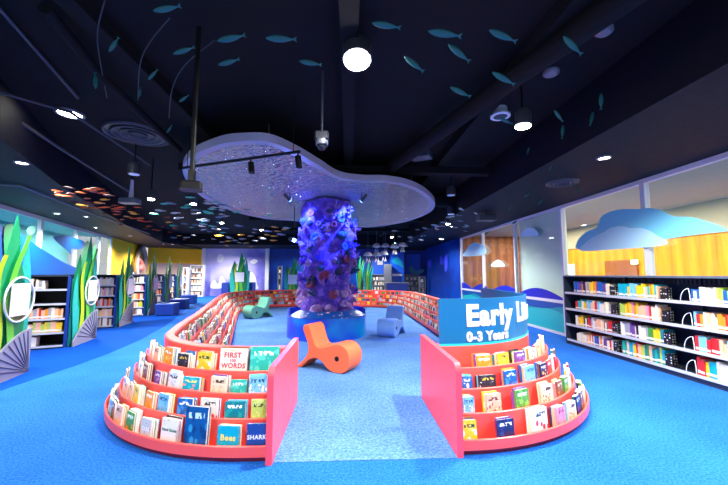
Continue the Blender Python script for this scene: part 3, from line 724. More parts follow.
# patterned bookends and white curved book supports
m, nt, bb_ = new_mat('black_white_pattern')
tc = nt.nodes.new('ShaderNodeTexCoord'); vo = nt.nodes.new('ShaderNodeTexVoronoi'); vo.inputs['Scale'].default_value = 26; vo.inputs['Randomness'].default_value = .2
nt.links.new(tc.outputs['Object'], vo.inputs['Vector']); cr = nt.nodes.new('ShaderNodeValToRGB'); cr.color_ramp.interpolation = 'CONSTANT'
cr.color_ramp.elements[0].color = (.8, .8, .8, 1); cr.color_ramp.elements[1].position = .42; cr.color_ramp.elements[1].color = (.008, .008, .01, 1)
nt.links.new(vo.outputs['Distance'], cr.inputs['Fac']); nt.links.new(cr.outputs['Color'], bb_.inputs['Base Color'])
M_pat = m
for gi, x in ((0, xa1 + .005), (1, xb1 + .005)):
    for si, z in enumerate(SZ):
        w = min(.11, xb0 - xa1 - .03)
        b = MB(); b.box((x, .02, z + .0005), (x + .003, .2, z + .17)); b.box((x, .02, z + .0005), (x + w, .024, z + .17)); b.box((x, .02, z + .0005), (x + w, .2, z + .003))
        o = b.build('bookend', M_pat, recalc=False); o.matrix_world = MBC
        tag(o, 'dotted black bookend after the %s book group, %s, right bookcase' % (['left', 'middle'][gi], SH[si]), 'bookend', 'dotted bookends on the right bookcase')
for si, z in enumerate(SZ):
    x = xc0 - .012
    b = MB(); pts = [(x - .13 + .12 * (1 - math.cos(t * PI / 12)), .03, z + .006 + .17 * math.sin(t * PI / 12)) for t in range(0, 7)]
    b.tube(pts + [(x, .03, z + .1), (x, .03, z + .006)], .005, 6)
    o = b.build('book_support', M_white); o.matrix_world = MBC
    tag(o, 'white curved wire book support beside the right group, %s of right bookcase' % SH[si], 'book support', 'wire book supports on the right bookcase')

# ------------------------------------------------------------------ left shelving units with seaweed ends
E_ = [(-4.27, 4.32), (-5.2, 6.95), (-5.95, 9.45), (-6.66, 12.0), (-7.45, 14.6), (-8.2, 17.1)]
UA = math.atan2(.92, -.39); VA = UA - PI / 2
M_kelp = [flat('kelp_dark_green', (0, 128, 72), .45, noise=.25), flat('kelp_emerald', (0, 160, 96), .45, noise=.2), flat('kelp_teal', (30, 176, 160), .45, noise=.2)]
M_rib = [flat('ribbon_lime', (176, 206, 20), .45), flat('ribbon_green', (96, 190, 50), .45)]
M_shell = flat('grey_shell', (138, 142, 158), .5); M_shelld = flat('grey_shell_rib', (92, 96, 114), .5)
M_acr = glass_mat('acrylic_disc', (.90, .96, .95, 1))
def leaf(b, x, z0, z1, w, lean, y, th, wob=.05, mi=0):
    n = 12; L = []; R = []
    for i in range(n + 1):
        t = i / n; ww = w * (math.sin(PI * min(1, .12 + .88 * t)) ** .7) * (1 - .25 * t) + .004
        cx = x + lean * t * t + wob * math.sin(t * 5 + x * 7); L.append((cx - ww, z0 + (z1 - z0) * t)); R.append((cx + ww, z0 + (z1 - z0) * t))
    for i in range(n): b.prism([L[i], R[i], R[i + 1], L[i + 1]], y, y + th, 'y', mi=mi)
def ribbon(b, x, z0, z1, w, amp, ph, y, th):
    n = 18
    P = [(x + amp * math.sin(ph + i / n * 6) * (.4 + .6 * i / n) + .12 * (i / n) ** 2, z0 + (z1 - z0) * i / n) for i in range(n + 1)]
    for i in range(n):
        wa = w * (1 - .45 * (i / n) ** 2); wb = w * (1 - .45 * ((i + 1) / n) ** 2)
        b.prism([(P[i][0] - wa, P[i][1]), (P[i][0] + wa, P[i][1]), (P[i + 1][0] + wb, P[i + 1][1]), (P[i + 1][0] - wb, P[i + 1][1])], y, y + th, 'y')
def seaweed(loc, rz, W, label, sc=1.0, cat='end panel', shell=True, sheet=True):
    r = thing('seaweed_panel', label, cat, loc, rz, 'seaweed display panels')
    b = MB(); b.box((.02, .0, 0), (W, .03, 1.3 * sc)); b.build('backing_board', flat('sea_green_board', (0, 120, 110), .5), r, local=True)
    for i, (x, z1, w, ln_, m_) in enumerate(((.28, 1.8, .27, -.05, 0), (.62, 2.2, .28, .02, 1), (.95, 1.85, .2, .1, 2), (.14, 1.4, .16, .0, 2), (.82, 1.6, .22, .0, 0))):
        b = MB(); leaf(b, x * W / 1.2, .05, z1 * sc, w * W / 1.2, ln_, -.006 - .007 * i, .005); b.build('kelp_leaf', M_kelp[m_], r, local=True)
    for i, (x, z1, am) in enumerate(((.35, 1.65, .09), (.68, 1.95, .1))):
        b = MB(); ribbon(b, x * W / 1.2, .08, z1 * sc, .085 * W / 1.2, 1.6 * am * W / 1.2, i * 1.4, -.043 - .007 * i, .006); b.build('kelp_ribbon', M_rib[i], r, local=True)
    if shell:
        top = [(0, .10)] + [(W * t / 10, (.12 + .5 * math.sin(t / 10 * PI / 2)) * sc) for t in range(1, 11)]
        b = MB(); b.prism([(0, 0), (W, 0)] + top[::-1], -.075, -.055, 'y'); o = b.build('shell_base', M_shell, r, local=True)
        b = MB()
        for t in range(1, 10):
            q = top[t]; b.tube([(W * .98, -.077, .02), (W * .98 + (q[0] - W * .98) * .96, -.077, .02 + (q[1] - .02) * .96)], .009, 5)
        b.build('shell_rib', M_shelld, o, local=True)
    if sheet and not shell:
        cx, cz = .5 * W, 1.0 * sc
        b = MB(); b.box((cx - .26, -.074, cz - .28), (cx + .26, -.069, cz + .28)); b.build('notice_sheet', flat('notice_white', (240, 240, 246), .5), r, local=True)
    elif sheet:
        cx, cz = .68 * W, 1.05 * sc
        Mx = Matrix.Translation((cx, -.06, cz)) @ Matrix.Rotation(PI / 2, 4, 'X')
        R0 = .31 * W
        b = MB(); b.lathe([(R0, 0), (R0, .006)], 28, M=Mx, smooth=False); o = b.build('notice_disc', M_acr, r, local=True)
        b = MB(); b.torus((cx, -.066, cz), R0, .014, (0, 1, 0), 28, 5); b.build('disc_rim', M_white, o, local=True)
        b = MB(); b.box((cx - .2 * W, -.074, cz - .22), (cx + .2 * W, -.069, cz + .22)); b.build('notice_sheet', flat('notice_white', (240, 240, 246), .5), r, local=True)
    return r
UZ = [.06, .30, .56, .84, 1.11]
NAMES = ['nearest', 'second', 'third', 'fourth', 'fifth', 'farthest']
st2 = MB(); NL = [0]
DKM = flat('dark_shelf_filler', (24, 30, 40), .5)
for k, (ex, ey) in enumerate(E_):
    if k > 0:
        LU = [2.0, 2.6, 2.6, 2.6, 2.6, 2.6][k]
        r = thing('shelving_unit', 'black shelving unit full of books behind the %s seaweed end panel along the left wall' % NAMES[k], 'shelving', (ex - .16, ey - .06, 0), VA, 'left shelving units')
        bk = M_black if k == 1 else M_shelf
        b = MB(); b.box((-.05, .0, 0), (-.01, .5, 1.36)); b.build('side_panel', M_bluebox, r, local=True)
        b = MB(); b.box((-LU, .0, 0), (-LU + .04, .5, 1.36)); b.build('side_panel', M_shelf, r, local=True)
        b = MB(); b.box((-LU + .04, .46, .05), (-.05, .49, 1.35)); b.build('back_panel', bk, r, local=True)
        b = MB(); b.box((-LU + .04, 0, 1.35), (-.05, .5, 1.385)); b.build('top_board', M_shelf, r, local=True)
        b = MB(); b.box((-LU + .04, .03, 0), (-.05, .46, .045)); b.build('plinth', M_shelf, r, local=True)
        Mu = Matrix.Translation((ex - .16, ey - .06, 0)) @ Matrix.Rotation(VA, 4, 'Z')
        for s, z in enumerate(UZ):
            b = MB(); b.box((-LU + .04, .0, z - .015), (-.05, .46, z)); o = b.build('shelf_board', M_shelf, r, local=True)
            b = MB(); b.box((-LU + .04, -.006, z - .03), (-.05, -.0005, z + .006)); b.build('label_strip', M_strip, o, local=True)
            pal_ = [['white', 'cream', 'cream', 'grey', 'white', 'brown'], ['cream', 'lime', 'peach', 'peach', 'white', 'yellow'], ['red', 'orange', 'peach', 'cream', 'grey', 'peach'], ['white', 'pink', 'cream', 'peach', 'grey', 'white', 'cream'], ['white', 'grey', 'white', 'cream', 'cream', 'dark']][s]
            x = -.09; n = 0; end = -LU + .06
            gap = {(1, 0): (-.45, -.08), (1, 3): (-.62, -.08), (1, 4): (-.4, -.08)}.get((k, s))
            while x > end:
                t = rnd.choice([.032, .04, .05]); h = rnd.choice([.16, .18, .2]); key = rnd.choice(pal_)
                if k == 1 and rnd.random() < .03: x -= .08
                if gap and gap[0] < x < gap[1]: x = gap[0]
                x -= t + .0015
                if x < end: break
                if k == 1 and x > -1.05:
                    n += 1; o = spine_book(t, h, .17, key); o.matrix_world = Mu @ Matrix.Translation((x, .03, z + .0005)); NL[0] += 1
                    tag(o, '%s spined book, %s from the right on the %s shelf of the nearest left unit' % (WORDS[key], ordinal(n), ['lowest', 'fourth', 'third', 'second', 'top'][s]), 'book', 'books on the nearest left shelving unit')
                else:
                    ci = ks.index(key); st2.box((x, .03, z + .0005), (x + t, .2, z + h), Mu, ci)
    seaweed((ex - .15, ey - .02, 0), UA - .15, .98, '%s green seaweed end panel with white notice along the left shelving' % NAMES[k].capitalize())
# yellow-topped benches in front of the far units
for i, (a, c) in enumerate((((153.7, 316), (171, 316)), ((169, 309.5), (183, 309.5)), ((180.5, 304), (192, 304)))):
    p = atz(*a); q = atz(*c); w = (q - p).length
    r = thing('bench_box', '%s of three blue box benches along the left aisle' % ['nearest', 'middle', 'farthest'][i], 'bench', ((p.x + q.x) / 2, p.y + .3, 0), 0.15, 'blue box benches on the left')
    b = MB(); b.rbox((-w / 2, -.3, .03), (w / 2, .3, .34), .015); b.build('body', M_bluebox, r, local=True)
    b = MB(); b.rbox((-w / 2 - .015, -.315, .341), (w / 2 + .015, .315, .4), .02); b.build('seat_top', flat('mid_blue_vinyl', (20, 70, 168), .4), r, local=True)
    b = MB(); b.box((-w / 2 + .03, -.27, 0), (w / 2 - .03, .27, .03)); b.build('plinth', M_black, r, local=True)
# far white wall shelves
def wallshelf(name, label, px0, px1, Y, z1, rows, bodym, bkpal, grp, depth=.3):
    x0, x1 = aty(px0, 280, Y).x, aty(px1, 280, Y).x
    r = thing(name, label, 'shelving', (x0, Y, 0), 0, grp); W = x1 - x0
    b = MB(); b.box((0, 0, 0), (.05, depth, z1)); b.build('side_panel', bodym, r, local=True)
    b = MB(); b.box((W - .05, 0, 0), (W, depth, z1)); b.build('side_panel', bodym, r, local=True)
    b = MB(); b.box((.05, depth - .03, 0), (W - .05, depth, z1)); b.build('back_panel', bodym, r, local=True)
    b = MB(); b.box((.05, 0, z1 - .05), (W - .05, depth - .03, z1)); b.build('top_board', bodym, r, local=True)
    for s in range(rows):
        z = .08 + s * (z1 - .13) / rows
        b = MB(); b.box((.05, 0, z - .06), (W - .05, depth - .03, z)); b.build('shelf_board', M_grey if bodym is not M_white else bodym, r, local=True)
        x = .08
        while x < W - .15:
            t = rnd.choice([.04, .06, .08]); h = rnd.uniform(.6, .85) * ((z1 - .13) / rows - .06)
            if rnd.random() < .9: st2.box((x0 + x, Y + .03, z + .0005), (x0 + x + t, Y + .2, z + h), None, ks.index(rnd.choice(bkpal)))
            x += t + .004
    return r
wallshelf('wall_shelf', 'white bookshelf against the taupe panel at the far left corner', 189.5, 203, 21.6, 1.95, 5, M_white, ['cream', 'grey', 'white', 'brown', 'peach'], 'far white bookshelves')
wallshelf('wall_shelf', 'narrow white bookshelf left of the wider one at the far left corner', 182.5, 187, 20.9, 1.8, 4, M_white, ['cream', 'grey', 'white', 'brown'], 'far white bookshelves')
wallshelf('wall_shelf', 'grey bookshelf on the back wall right of the coral column', 361.5, 387.3, 21.8, 1.38, 4, M_grey, ['grey', 'white', 'dark', 'grey', 'cream', 'brown'], 'rear grey bookshelves')
wallshelf('wall_shelf', 'grey bookshelf on the back wall right of the bright blue pier', 404.5, 418.5, 21.9, 1.38, 4, M_grey, ['grey', 'white', 'dark', 'grey', 'cream'], 'rear grey bookshelves')
wallshelf('wall_shelf', 'darker grey bookshelf in the back right corner', 419.5, 425.5, 20.2, 1.25, 4, M_grey, ['grey', 'white', 'dark', 'dark', 'cream'], 'rear grey bookshelves')
wallshelf('wall_shelf', 'slim grey bookshelf on the back wall left of the coral column', 277.5, 281.5, 21.9, 1.9, 5, M_grey, ['grey', 'white', 'dark', 'cream'], 'far white bookshelves')
o = st2.build('library_books', FL, kind='stuff', recalc=False); tag(o, 'rows of library books filling the far shelves along the left and rear walls', 'books')
# seaweed displays at the back
for px, Y, W, sc, lab in ((230.2, 20.5, 1.12, 1.22, 'green seaweed display standing before the lilac mural wall'), (284.5, 20.3, .95, 1.08, 'green seaweed display left of the coral column at the back'),
                          (356.5, 20.9, .42, 1.15, 'slim green seaweed display just right of the coral column at the back'), (364, 20.6, .5, .98, 'slim pale green seaweed display before the grey shelf at the back')):
    q = aty(px, 280, Y); seaweed((q.x, Y, 0), 0.0, W, lab, sc, 'display', shell=False, sheet=(W > .6))
q = aty(239, 280, 21.1); r = thing('display_plinth', 'blue stepped box plinth behind the central green seaweed display', 'plinth', (q.x, 21.1, 0))
b = MB(); b.rbox((-.92, -.35, 0), (-.47, .35, .9), .02); b.build('low_box', M_bluebox, r, local=True)
b = MB(); b.rbox((.47, -.35, 0), (.92, .35, .9), .02); b.build('low_box', M_bluebox, r, local=True)
b = MB(); b.rbox((-.45, -.35, 0), (.45, .35, 1.45), .02); b.build('tall_box', flat('dark_teal_box', (10, 80, 100), .5), r, local=True)
# desk at the pier
q = aty(397, 285, 20.35); r = thing('service_desk', 'small grey topped blue desk before the bright blue pier at the back', 'desk', (q.x, 20.35, 0))
b = MB(); b.rbox((-.6, -.3, 0), (.6, .3, .85), .02); b.build('body', M_bluebox, r, local=True)
b = MB(); b.rbox((-.72, -.36, .851), (.72, .36, .9), .01); b.build('desk_top', M_grey, r, local=True)
q = aty(388, 270, 21.9); b = MB(); b.rbox((q.x - .35, 20.9, .0), (q.x + .12, 21.2, 2.0), .02)
tag(b.build('locker', M_grey), 'tall narrow grey locker between the rear shelf and blue pier', 'locker')

# ------------------------------------------------------------------ coral column
CC = Vector((-.49, 8.07, 0))
col = thing('coral_column', 'round column clad in blue and purple coral rising from a blue drum', 'column', CC)
M_drum = ramp_mat('drum_print', [(0.3, (40, 40, 200)), (0.5, (20, 80, 214)), (0.7, (0, 140, 214))], scale=1.6, detail=2, rough=.3)
M_desk = None
m, nt, bb_ = new_mat('coral_print')
tc = nt.nodes.new('ShaderNodeTexCoord'); vo = nt.nodes.new('ShaderNodeTexVoronoi'); vo.inputs['Scale'].default_value = 9
no = nt.nodes.new('ShaderNodeTexNoise'); no.inputs['Scale'].default_value = 2.2
nt.links.new(tc.outputs['Object'], vo.inputs['Vector']); nt.links.new(tc.outputs['Object'], no.inputs['Vector'])
ad = nt.nodes.new('ShaderNodeMath'); ad.operation = 'SUBTRACT'; nt.links.new(no.outputs['Fac'], ad.inputs[0]); nt.links.new(vo.outputs['Distance'], ad.inputs[1])
cr = nt.nodes.new('ShaderNodeValToRGB'); els = cr.color_ramp.elements
for pz in (.3, .4, .55): els.new(pz)
for e, (pz, c) in zip(els, ((0, (6, 70, 160)), (.30, (10, 90, 176)), (.34, (230, 140, 100)), (.41, (226, 196, 176)), (.5, (200, 100, 130)))): e.position = pz; e.color = lin(c)
nt.links.new(ad.outputs[0], cr.inputs['Fac']); nt.links.new(cr.outputs['Color'], bb_.inputs['Base Color']); bb_.inputs['Roughness'].default_value = .3
M_desk = m
def ringpart(name, prof, a0, a1, mat, n=28):
    b = MB(); rings = []
    for i in range(n + 1):
        a = math.radians(a0 + (a1 - a0) * i / n); rings.append([(CC.x + r * math.cos(a), CC.y + r * math.sin(a), z) for r, z in prof])
    b.rings(rings); return b.build(name, mat, col)
ringpart('drum_wall', [(.86, 0), (.9, 0), (.9, .60), (.86, .60)], -8, 208, M_drum)
ringpart('drum_front', [(.86, 0), (.905, 0), (.905, .47), (.86, .47)], 208, 352, M_drum)
ringpart('sloped_display', [(.66, .585), (.66, .60), (.915, .485), (.915, .471)], 208, 352, M_desk)
b = MB(); b.lathe([(.855, .3), (.855, .33)], 32, CC); b.build('drum_deck', flat('dark_water_deck', (10, 40, 110), .3), col)
M_coral = [ramp_mat('coral_lavender', [(.3, (96, 70, 140)), (.5, (140, 110, 180)), (.7, (190, 160, 214))], scale=9, rough=.8),
           ramp_mat('coral_violet', [(.3, (56, 40, 150)), (.5, (90, 60, 190)), (.7, (150, 110, 220))], scale=9, rough=.8),
           flat('coral_blue', (60, 70, 200), .8, noise=.3), flat('coral_teal', (20, 70, 110), .8, noise=.3), flat('coral_rose', (120, 50, 90), .8, noise=.3), flat('coral_pink', (150, 110, 190), .8, noise=.3), flat('coral_dark', (30, 36, 80), .8, noise=.3)]
b = MB()
n = 40; rings = []
for j in range(31):
    z = .33 + (3.08 - .33) * j / 30
    rings.append([(CC.x + (.55 + .05 * math.sin(3 * t + z * 4) + .05 * math.sin(5 * t - z * 7) + rnd.uniform(-.025, .025)) * math.cos(t), CC.y + (.55 + .05 * math.sin(3 * t + z * 4) + .05 * math.sin(5 * t - z * 7) + rnd.uniform(-.025, .025)) * math.sin(t), z) for t in [2 * PI * k / n for k in range(n)]])
b.rings(rings, smooth=True); b.build('rock_core', M_coral[1], col)
def front_ang(): return math.radians(rnd.uniform(150, 390))
for i in range(64):                                     # lumpy brain corals and boulders
    z = .5 + 2.3 * (i + .5) / 64; a = front_ang(); r = rnd.uniform(.06, .13); 
    b = MB(); c = (CC.x + .56 * math.cos(a), CC.y + .56 * math.sin(a), z)
    b.ball(c, r, 12, 8, (1, 1, rnd.uniform(.6, 1)), jit=.2)
    for _ in range(11):
        q = Vector((rnd.uniform(-1, 1), rnd.uniform(-1, 1), rnd.uniform(-1, 1))).normalized() * r * .8; b.ball((c[0] + q.x, c[1] + q.y, c[2] + q.z * .7), r * rnd.uniform(.25, .55), 7, 5, jit=.2)
    mi = rnd.choice([0, 0, 0, 5] if z < 1.15 else [1, 2, 2, 3, 0, 1, 6]); b.build('coral_boulder', M_coral[mi], col)
for i in range(40):                                     # tube and ring sponges
    z = rnd.uniform(.7, 2.8); a = front_ang(); d = Vector((math.cos(a), math.sin(a), rnd.uniform(-.2, .5)))
    c = CC + Vector((.66 * math.cos(a), .66 * math.sin(a), z)); b = MB(); R_ = rnd.uniform(.04, .075)
    b.torus(c, R_, R_ * .4, d, 12, 6); b.tube([c, c - d.normalized() * .15], [R_, R_ * .7], 8); b.build('ring_sponge', M_coral[rnd.choice([5, 5, 1, 0, 4] if z > 1 else [0, 5])], col)
for i in range(26):                                     # branching corals
    z = rnd.uniform(.9, 2.9); a = front_ang(); b = MB(); base = CC + Vector((.56 * math.cos(a), .56 * math.sin(a), z))
    for _ in range(7):
        d = Vector((math.cos(a) + rnd.uniform(-.6, .6), math.sin(a) + rnd.uniform(-.6, .6), rnd.uniform(-.1, .9))).normalized(); L_ = rnd.uniform(.14, .26)
        mid = base + d * L_ * .6 + Vector((0, 0, .03)); b.tube([base, mid, base + d * L_ + Vector((0, 0, .05))], [.022, .017, .01], 6)
    b.build('branch_coral', M_coral[rnd.choice([1, 2, 5, 0, 3])], col)
for (a, z, mi) in ((262, 2.45, 6), (300, 2.62, 3), (248, 2.2, 3), (285, .95, 4), (265, 1.35, 4), (240, 2.75, 4), (310, 2.0, 3)):   # plate corals
    a = math.radians(a); b = MB(); d = Vector((math.cos(a), math.sin(a), .3)); c = CC + Vector((.65 * math.cos(a), .65 * math.sin(a), z))
    M = Matrix.Translation(c) @ d.to_track_quat('Z', 'Y').to_matrix().to_4x4()
    b.lathe([(.03, -.08), (.06, -.02), (.10, .02), (.09, .03), (.05, .0), (.01, -.01)], 16, M=M); b.build('plate_coral', M_coral[mi], col)
# ------------------------------------------------------------------ mirrored canopy
OUT = [(183, 167), (193, 155), (220, 144), (243, 141), (270, 142), (297, 153), (320, 166), (339, 177), (362, 180.5), (385, 181), (408, 185), (426, 193.5), (435, 204.6), (427, 214), (401, 223), (366, 227.5), (330, 225), (293, 221), (266, 219), (235, 212), (208.5, 201), (193, 189), (185, 178)]
CZ = 3.1
op = smooth_poly([(atz(x, y, CZ).x, atz(x, y, CZ).y, 0) for x, y in OUT], 5)
def inset(poly, d):
    out = []; n = len(poly)
    ar = sum(poly[i].x * poly[(i + 1) % n].y - poly[(i + 1) % n].x * poly[i].y for i in range(n)); sg = 1 if ar > 0 else -1
    for i in range(n):
        t = (poly[(i + 1) % n] - poly[i - 1]).normalized(); out.append(poly[i] + Vector((-t.y, t.x, 0)) * d * sg)
    return out
can = thing('ceiling_canopy', 'large free form canopy with rippled mirror underside hanging over the coral column', 'canopy', (CC.x, CC.y, CZ))
ip = inset(op, .12)
b = MB(); N_ = len(op)
rings = []
for i in range(N_ + 1):
    o_ = op[i % N_]; i_ = ip[i % N_]; rings.append([(o_.x, o_.y, CZ), (o_.x, o_.y, CZ + .11), (i_.x, i_.y, CZ + .11), (i_.x, i_.y, CZ)])
b.rings(rings, False, False); b.build('canopy_rim', flat('lilac_white_rim', (160, 158, 178), .5), can)
m, nt, bb_ = new_mat('rippled_mirror'); bb_.inputs['Metallic'].default_value = 1; bb_.inputs['Roughness'].default_value = .07; bb_.inputs['Base Color'].default_value = (.58, .56, .47, 1)
tc = nt.nodes.new('ShaderNodeTexCoord'); vo = nt.nodes.new('ShaderNodeTexVoronoi'); vo.feature = 'SMOOTH_F1'; vo.inputs['Scale'].default_value = 16
no = nt.nodes.new('ShaderNodeTexNoise'); no.inputs['Scale'].default_value = 11; no.inputs['Detail'].default_value = 3
mp = nt.nodes.new('ShaderNodeMapping'); mp.inputs['Scale'].default_value = (.8, 1.7, 1)
nt.links.new(tc.outputs['Object'], mp.inputs['Vector']); nt.links.new(mp.outputs[0], vo.inputs['Vector']); nt.links.new(mp.outputs[0], no.inputs['Vector'])
ad = nt.nodes.new('ShaderNodeMath'); nt.links.new(vo.outputs['Distance'], ad.inputs[0]); nt.links.new(no.outputs['Fac'], ad.inputs[1])
bp = nt.nodes.new('ShaderNodeBump'); bp.inputs['Strength'].default_value = .7; bp.inputs['Distance'].default_value = .12
nt.links.new(ad.outputs[0], bp.inputs['Height']); nt.links.new(bp.outputs['Normal'], bb_.inputs['Normal'])
b = MB(); b.prism([(p.x, p.y) for p in inset(op, .115)], CZ + .03, CZ + .06); b.build('mirror_panel', m, can)
b = MB(); 
for x, y in ((-2.2, 6.2), (-1.2, 5.0), (1.3, 6.8), (-2.2, 9.0), (.8, 10.2)): b.tube([(x, y, CZ + .06), (x, y, Z_CEIL)], .012, 6)
b.build('hanger_rod', M_dgrey, can)

# ------------------------------------------------------------------ fish-shaped rocking seats
PROF = [(-.09, 0), (-.02, 0), (.06, .07), (.136, .13), (.245, .165), (.353, .135), (.45, .05), (.56, 0), (.70, 0), (.80, .08), (.838, .2), (.82, .30), (.76, .37), (.65, .405), (.516, .38), (.407, .344), (.31, .326), (.245, .37), (.19, .5), (.157, .595), (.11, .64), (.04, .63), (.012, .57), (.055, .47), (.105, .364), (.115, .26), (.06, .15), (-.05, .05)]
def rocker(loc, ang, y0, y1, rgb, label, key):
    r = thing('fish_chair', label, 'chair', loc, ang, 'foam seats in the lounge')
    m = flat('foam_' + key, rgb, .55, noise=.05)
    q = smooth_poly([(x, z, 0) for x, z in PROF], 3)
    q = [(p.x, max(0.0, p.y)) for p in q]
    inn = [(p.x, p.y) for p in inset([Vector((x, z, 0)) for x, z in q], .012)]
    b = MB(); b.rings([[(x, y0, z) for x, z in inn], [(x, y0 + .012, z) for x, z in q], [(x, y1 - .012, z) for x, z in q], [(x, y1, z) for x, z in inn]]); b.build('body', m, r, local=True)
    for yy, d in ((y0, -1), (y1, 1)):
        b = MB(); Mx = Matrix.Translation((.625, yy, .20)) @ Matrix.Rotation(-PI / 2 * d, 4, 'X'); b.lathe([(.036, .0005), (.036, .004), (.02, .006)], 16, M=Mx); b.build('eye', M_black, r, local=True)
    return r
rocker((-.69, 5.27, .005), math.radians(-30.8), 0, .36, (252, 108, 64), 'orange fish shaped foam chair beside the blue drum, nearest the camera', 'orange')
rocker((1.36, 8.22, .005), math.radians(-116), -.4, 0, (112, 162, 236), 'pale blue fish shaped foam chair on the carpet right of the drum', 'blue')
rocker((-2.5, 11.45, .005), math.radians(236), -.42, 0, (82, 152, 132), 'grey green fish shaped foam chair before the left book bank', 'green')

# ------------------------------------------------------------------ ceiling fittings
def rod(name, label, cat, pts, r, mat, grp=None):
    b = MB(); b.tube(pts, r, 8); return tag(b.build(name, mat), label, cat, grp)
LIGHTS = []
def spot(loc, energy, colr=(1, .97, .93), ang=150, rad=.05, aim=None, blend=.6):
    l = bpy.data.lights.new('lamp_light', 'SPOT'); l.energy = energy; l.color = colr; l.spot_size = math.radians(ang); l.spot_blend = blend; l.shadow_soft_size = rad
    o = bpy.data.objects.new('lamp_light', l); COL.objects.link(o); o.location = loc
    if aim is not None: o.rotation_euler = (Vector(aim) - Vector(loc)).to_track_quat('-Z', 'Y').to_euler()
    return o
def downlight(p, label, energy, rad=.1, colr=(1, .97, .93), ang=150, grp='recessed downlights', strength=None, glow=True):
    r = thing('downlight', label, 'downlight', p, 0, grp)
    b = MB(); b.lathe([(rad * 1.25, 0), (rad * 1.25, -.02), (rad, -.025), (rad, -.012), (rad * .99, 0)], 20); b.build('trim_ring', M_grey, r, local=True)
    b = MB(); b.lathe([(rad * .97, -.004), (rad * .97, -.012)], 20); b.build('lamp_disc', M_lamp if glow else M_white, r, local=True)
    if energy: spot(Vector(p) + Vector((0, 0, -.05)), energy, colr, ang, rad * .8)
    return r
WARM = (1, .97, .92)
# the very bright spotlight over the aisle
def pspot(p, z_top, label, energy, aim, rad=.07, colr=WARM, ang=120, mat=None, grp='hanging spotlights'):
    r = thing('hanging_spotlight', label, 'spotlight', p, 0, grp); d = (Vector(aim) - Vector(p)).normalized()
    b = MB(); b.tube([(0, 0, .05), (0, 0, z_top - p[2])], .012, 6); b.build('rod', M_black, r, local=True)
    M = (-d).to_track_quat('Z', 'Y').to_matrix().to_4x4()
    b = MB(); b.lathe([(rad * 1.1, -.0), (rad * 1.1, .16), (rad * .7, .2)], 14, M=M); b.build('lamp_can', M_dgrey, r, local=True)
    b = MB(); b.lathe([(rad * .98, -.012), (rad * .98, -.002)], 14, M=M); b.build('lamp_lens', mat or M_lamp, r, local=True)
    if energy: spot(Vector(p) + d * .03, energy, colr, ang, rad * .7, aim)
    return r
p = atz(357, 60, 3.35); pspot(p, Z_CEIL, 'dazzling hanging spotlight high over the centre aisle', 420, (0.1, 2.2, 0), .12, ang=150, mat=emit('dazzling_lens', (255, 252, 244), 120))
downlight(atz(70, 113, Z_CEIL), 'bright downlight at upper left above the left shelving aisle', 360, .14, ang=78)
p = atz(523, 126, 3.1); pspot(p, Z_CEIL, 'bright hanging spotlight at upper right between two hanging fish', 380, (p.x - .2, p.y, 0), .085, ang=120)
downlight(atz(604, 157, Z_TOP), 'downlight in the dark soffit above the right bookcase', 260, .07)
downlight((3.5, 1.9, Z_TOP), 'added unseen fill downlight in the dark soffit out of frame at right', 420, .07)  # unseen lamp added to brighten the right bookcase
downlight(atz(22, 162, Z_TOP), 'small downlight in the blue soffit at far left, nearest the camera', 220, .07)
downlight(atz(57, 213, Z_TOP), 'small dim downlight above the left windows, nearer one', 150, .07)
downlight(atz(96, 227, Z_TOP), 'small dim downlight above the left windows, farther one', 150, .07)
for x, y, lab in ((-2.6, .6, 'left'), (0.3, .2, 'middle'), (2.9, 1.0, 'right')): downlight((x, y, Z_CEIL), '%s of three unseen fill downlights added overhead behind the picture' % lab, 330, .12)  # unseen lamps added to light the stand fronts from the camera side
for i, (x, y) in enumerate(((-7.2, 9.6), (-9.0, 14.4), (-9.3, 18.4), (-7.2, 20.6), (-2.6, 20.4), (1.6, 20.3), (3.4, 11.0), (3.4, 15.5))):  # fill lamps added to lift the dim back walls and far floor
    downlight((x, y, 3.05 if (y > 19) else Z_TOP), '%s added fill downlight over the back half of the room, counting from the front left' % ordinal(i + 1).capitalize(), [420, 700, 800, 260, 420, 320, 300, 420][i], .06, ang=160, grp='added rear downlights')
for px, py, en, lab in ((151, 199, 220, 'small lit spotlight among the hanging fish, leftmost'), (193.4, 204, 220, 'small lit spotlight just left of the canopy edge'), (221.5, 222.7, 260, 'small lit spotlight below the left of the canopy'), (262, 230, 240, 'small lit spotlight left of the coral column before the mural'), (392, 237, 200, 'small lit spotlight right of the coral column'), (448, 224, 260, 'small lit spotlight above the deep blue right wall')):
    p = atz(px, py, 2.85 if px != 262 else 2.75); pspot(p, Z_CEIL if p.y < 19 else 3.05, lab, en, (p.x, p.y - .3, 0), .06, ang=140)
p = atplane(294, 240, Vector((0, 8.9, 0)), Vector((0, 1, 0))); pspot(p, Z_CEIL, 'blue glowing spotlight hanging at the left of the coral column', 130, (CC.x, CC.y, 2.0), .05, (.12, .2, 1), 140, emit('blue_lens', (90, 130, 255), 60))
for px, py, lab in ((451, 195, 'upper'), (451, 214, 'lower'), (185, 186, '') ):
    if lab: p = atz(px, py, 3.0 if lab == 'lower' else 3.15); pspot(p, Z_CEIL, '%s of two unlit black pendant spotlights near the right wall' % lab, 0, (p.x, p.y, 0), .09, mat=M_white)
p = atz(134, 174, 3.1); pspot(p, Z_CEIL, 'unlit black pendant spotlight over the left hanging fish', 0, (p.x, p.y, 0), .085, mat=M_white)
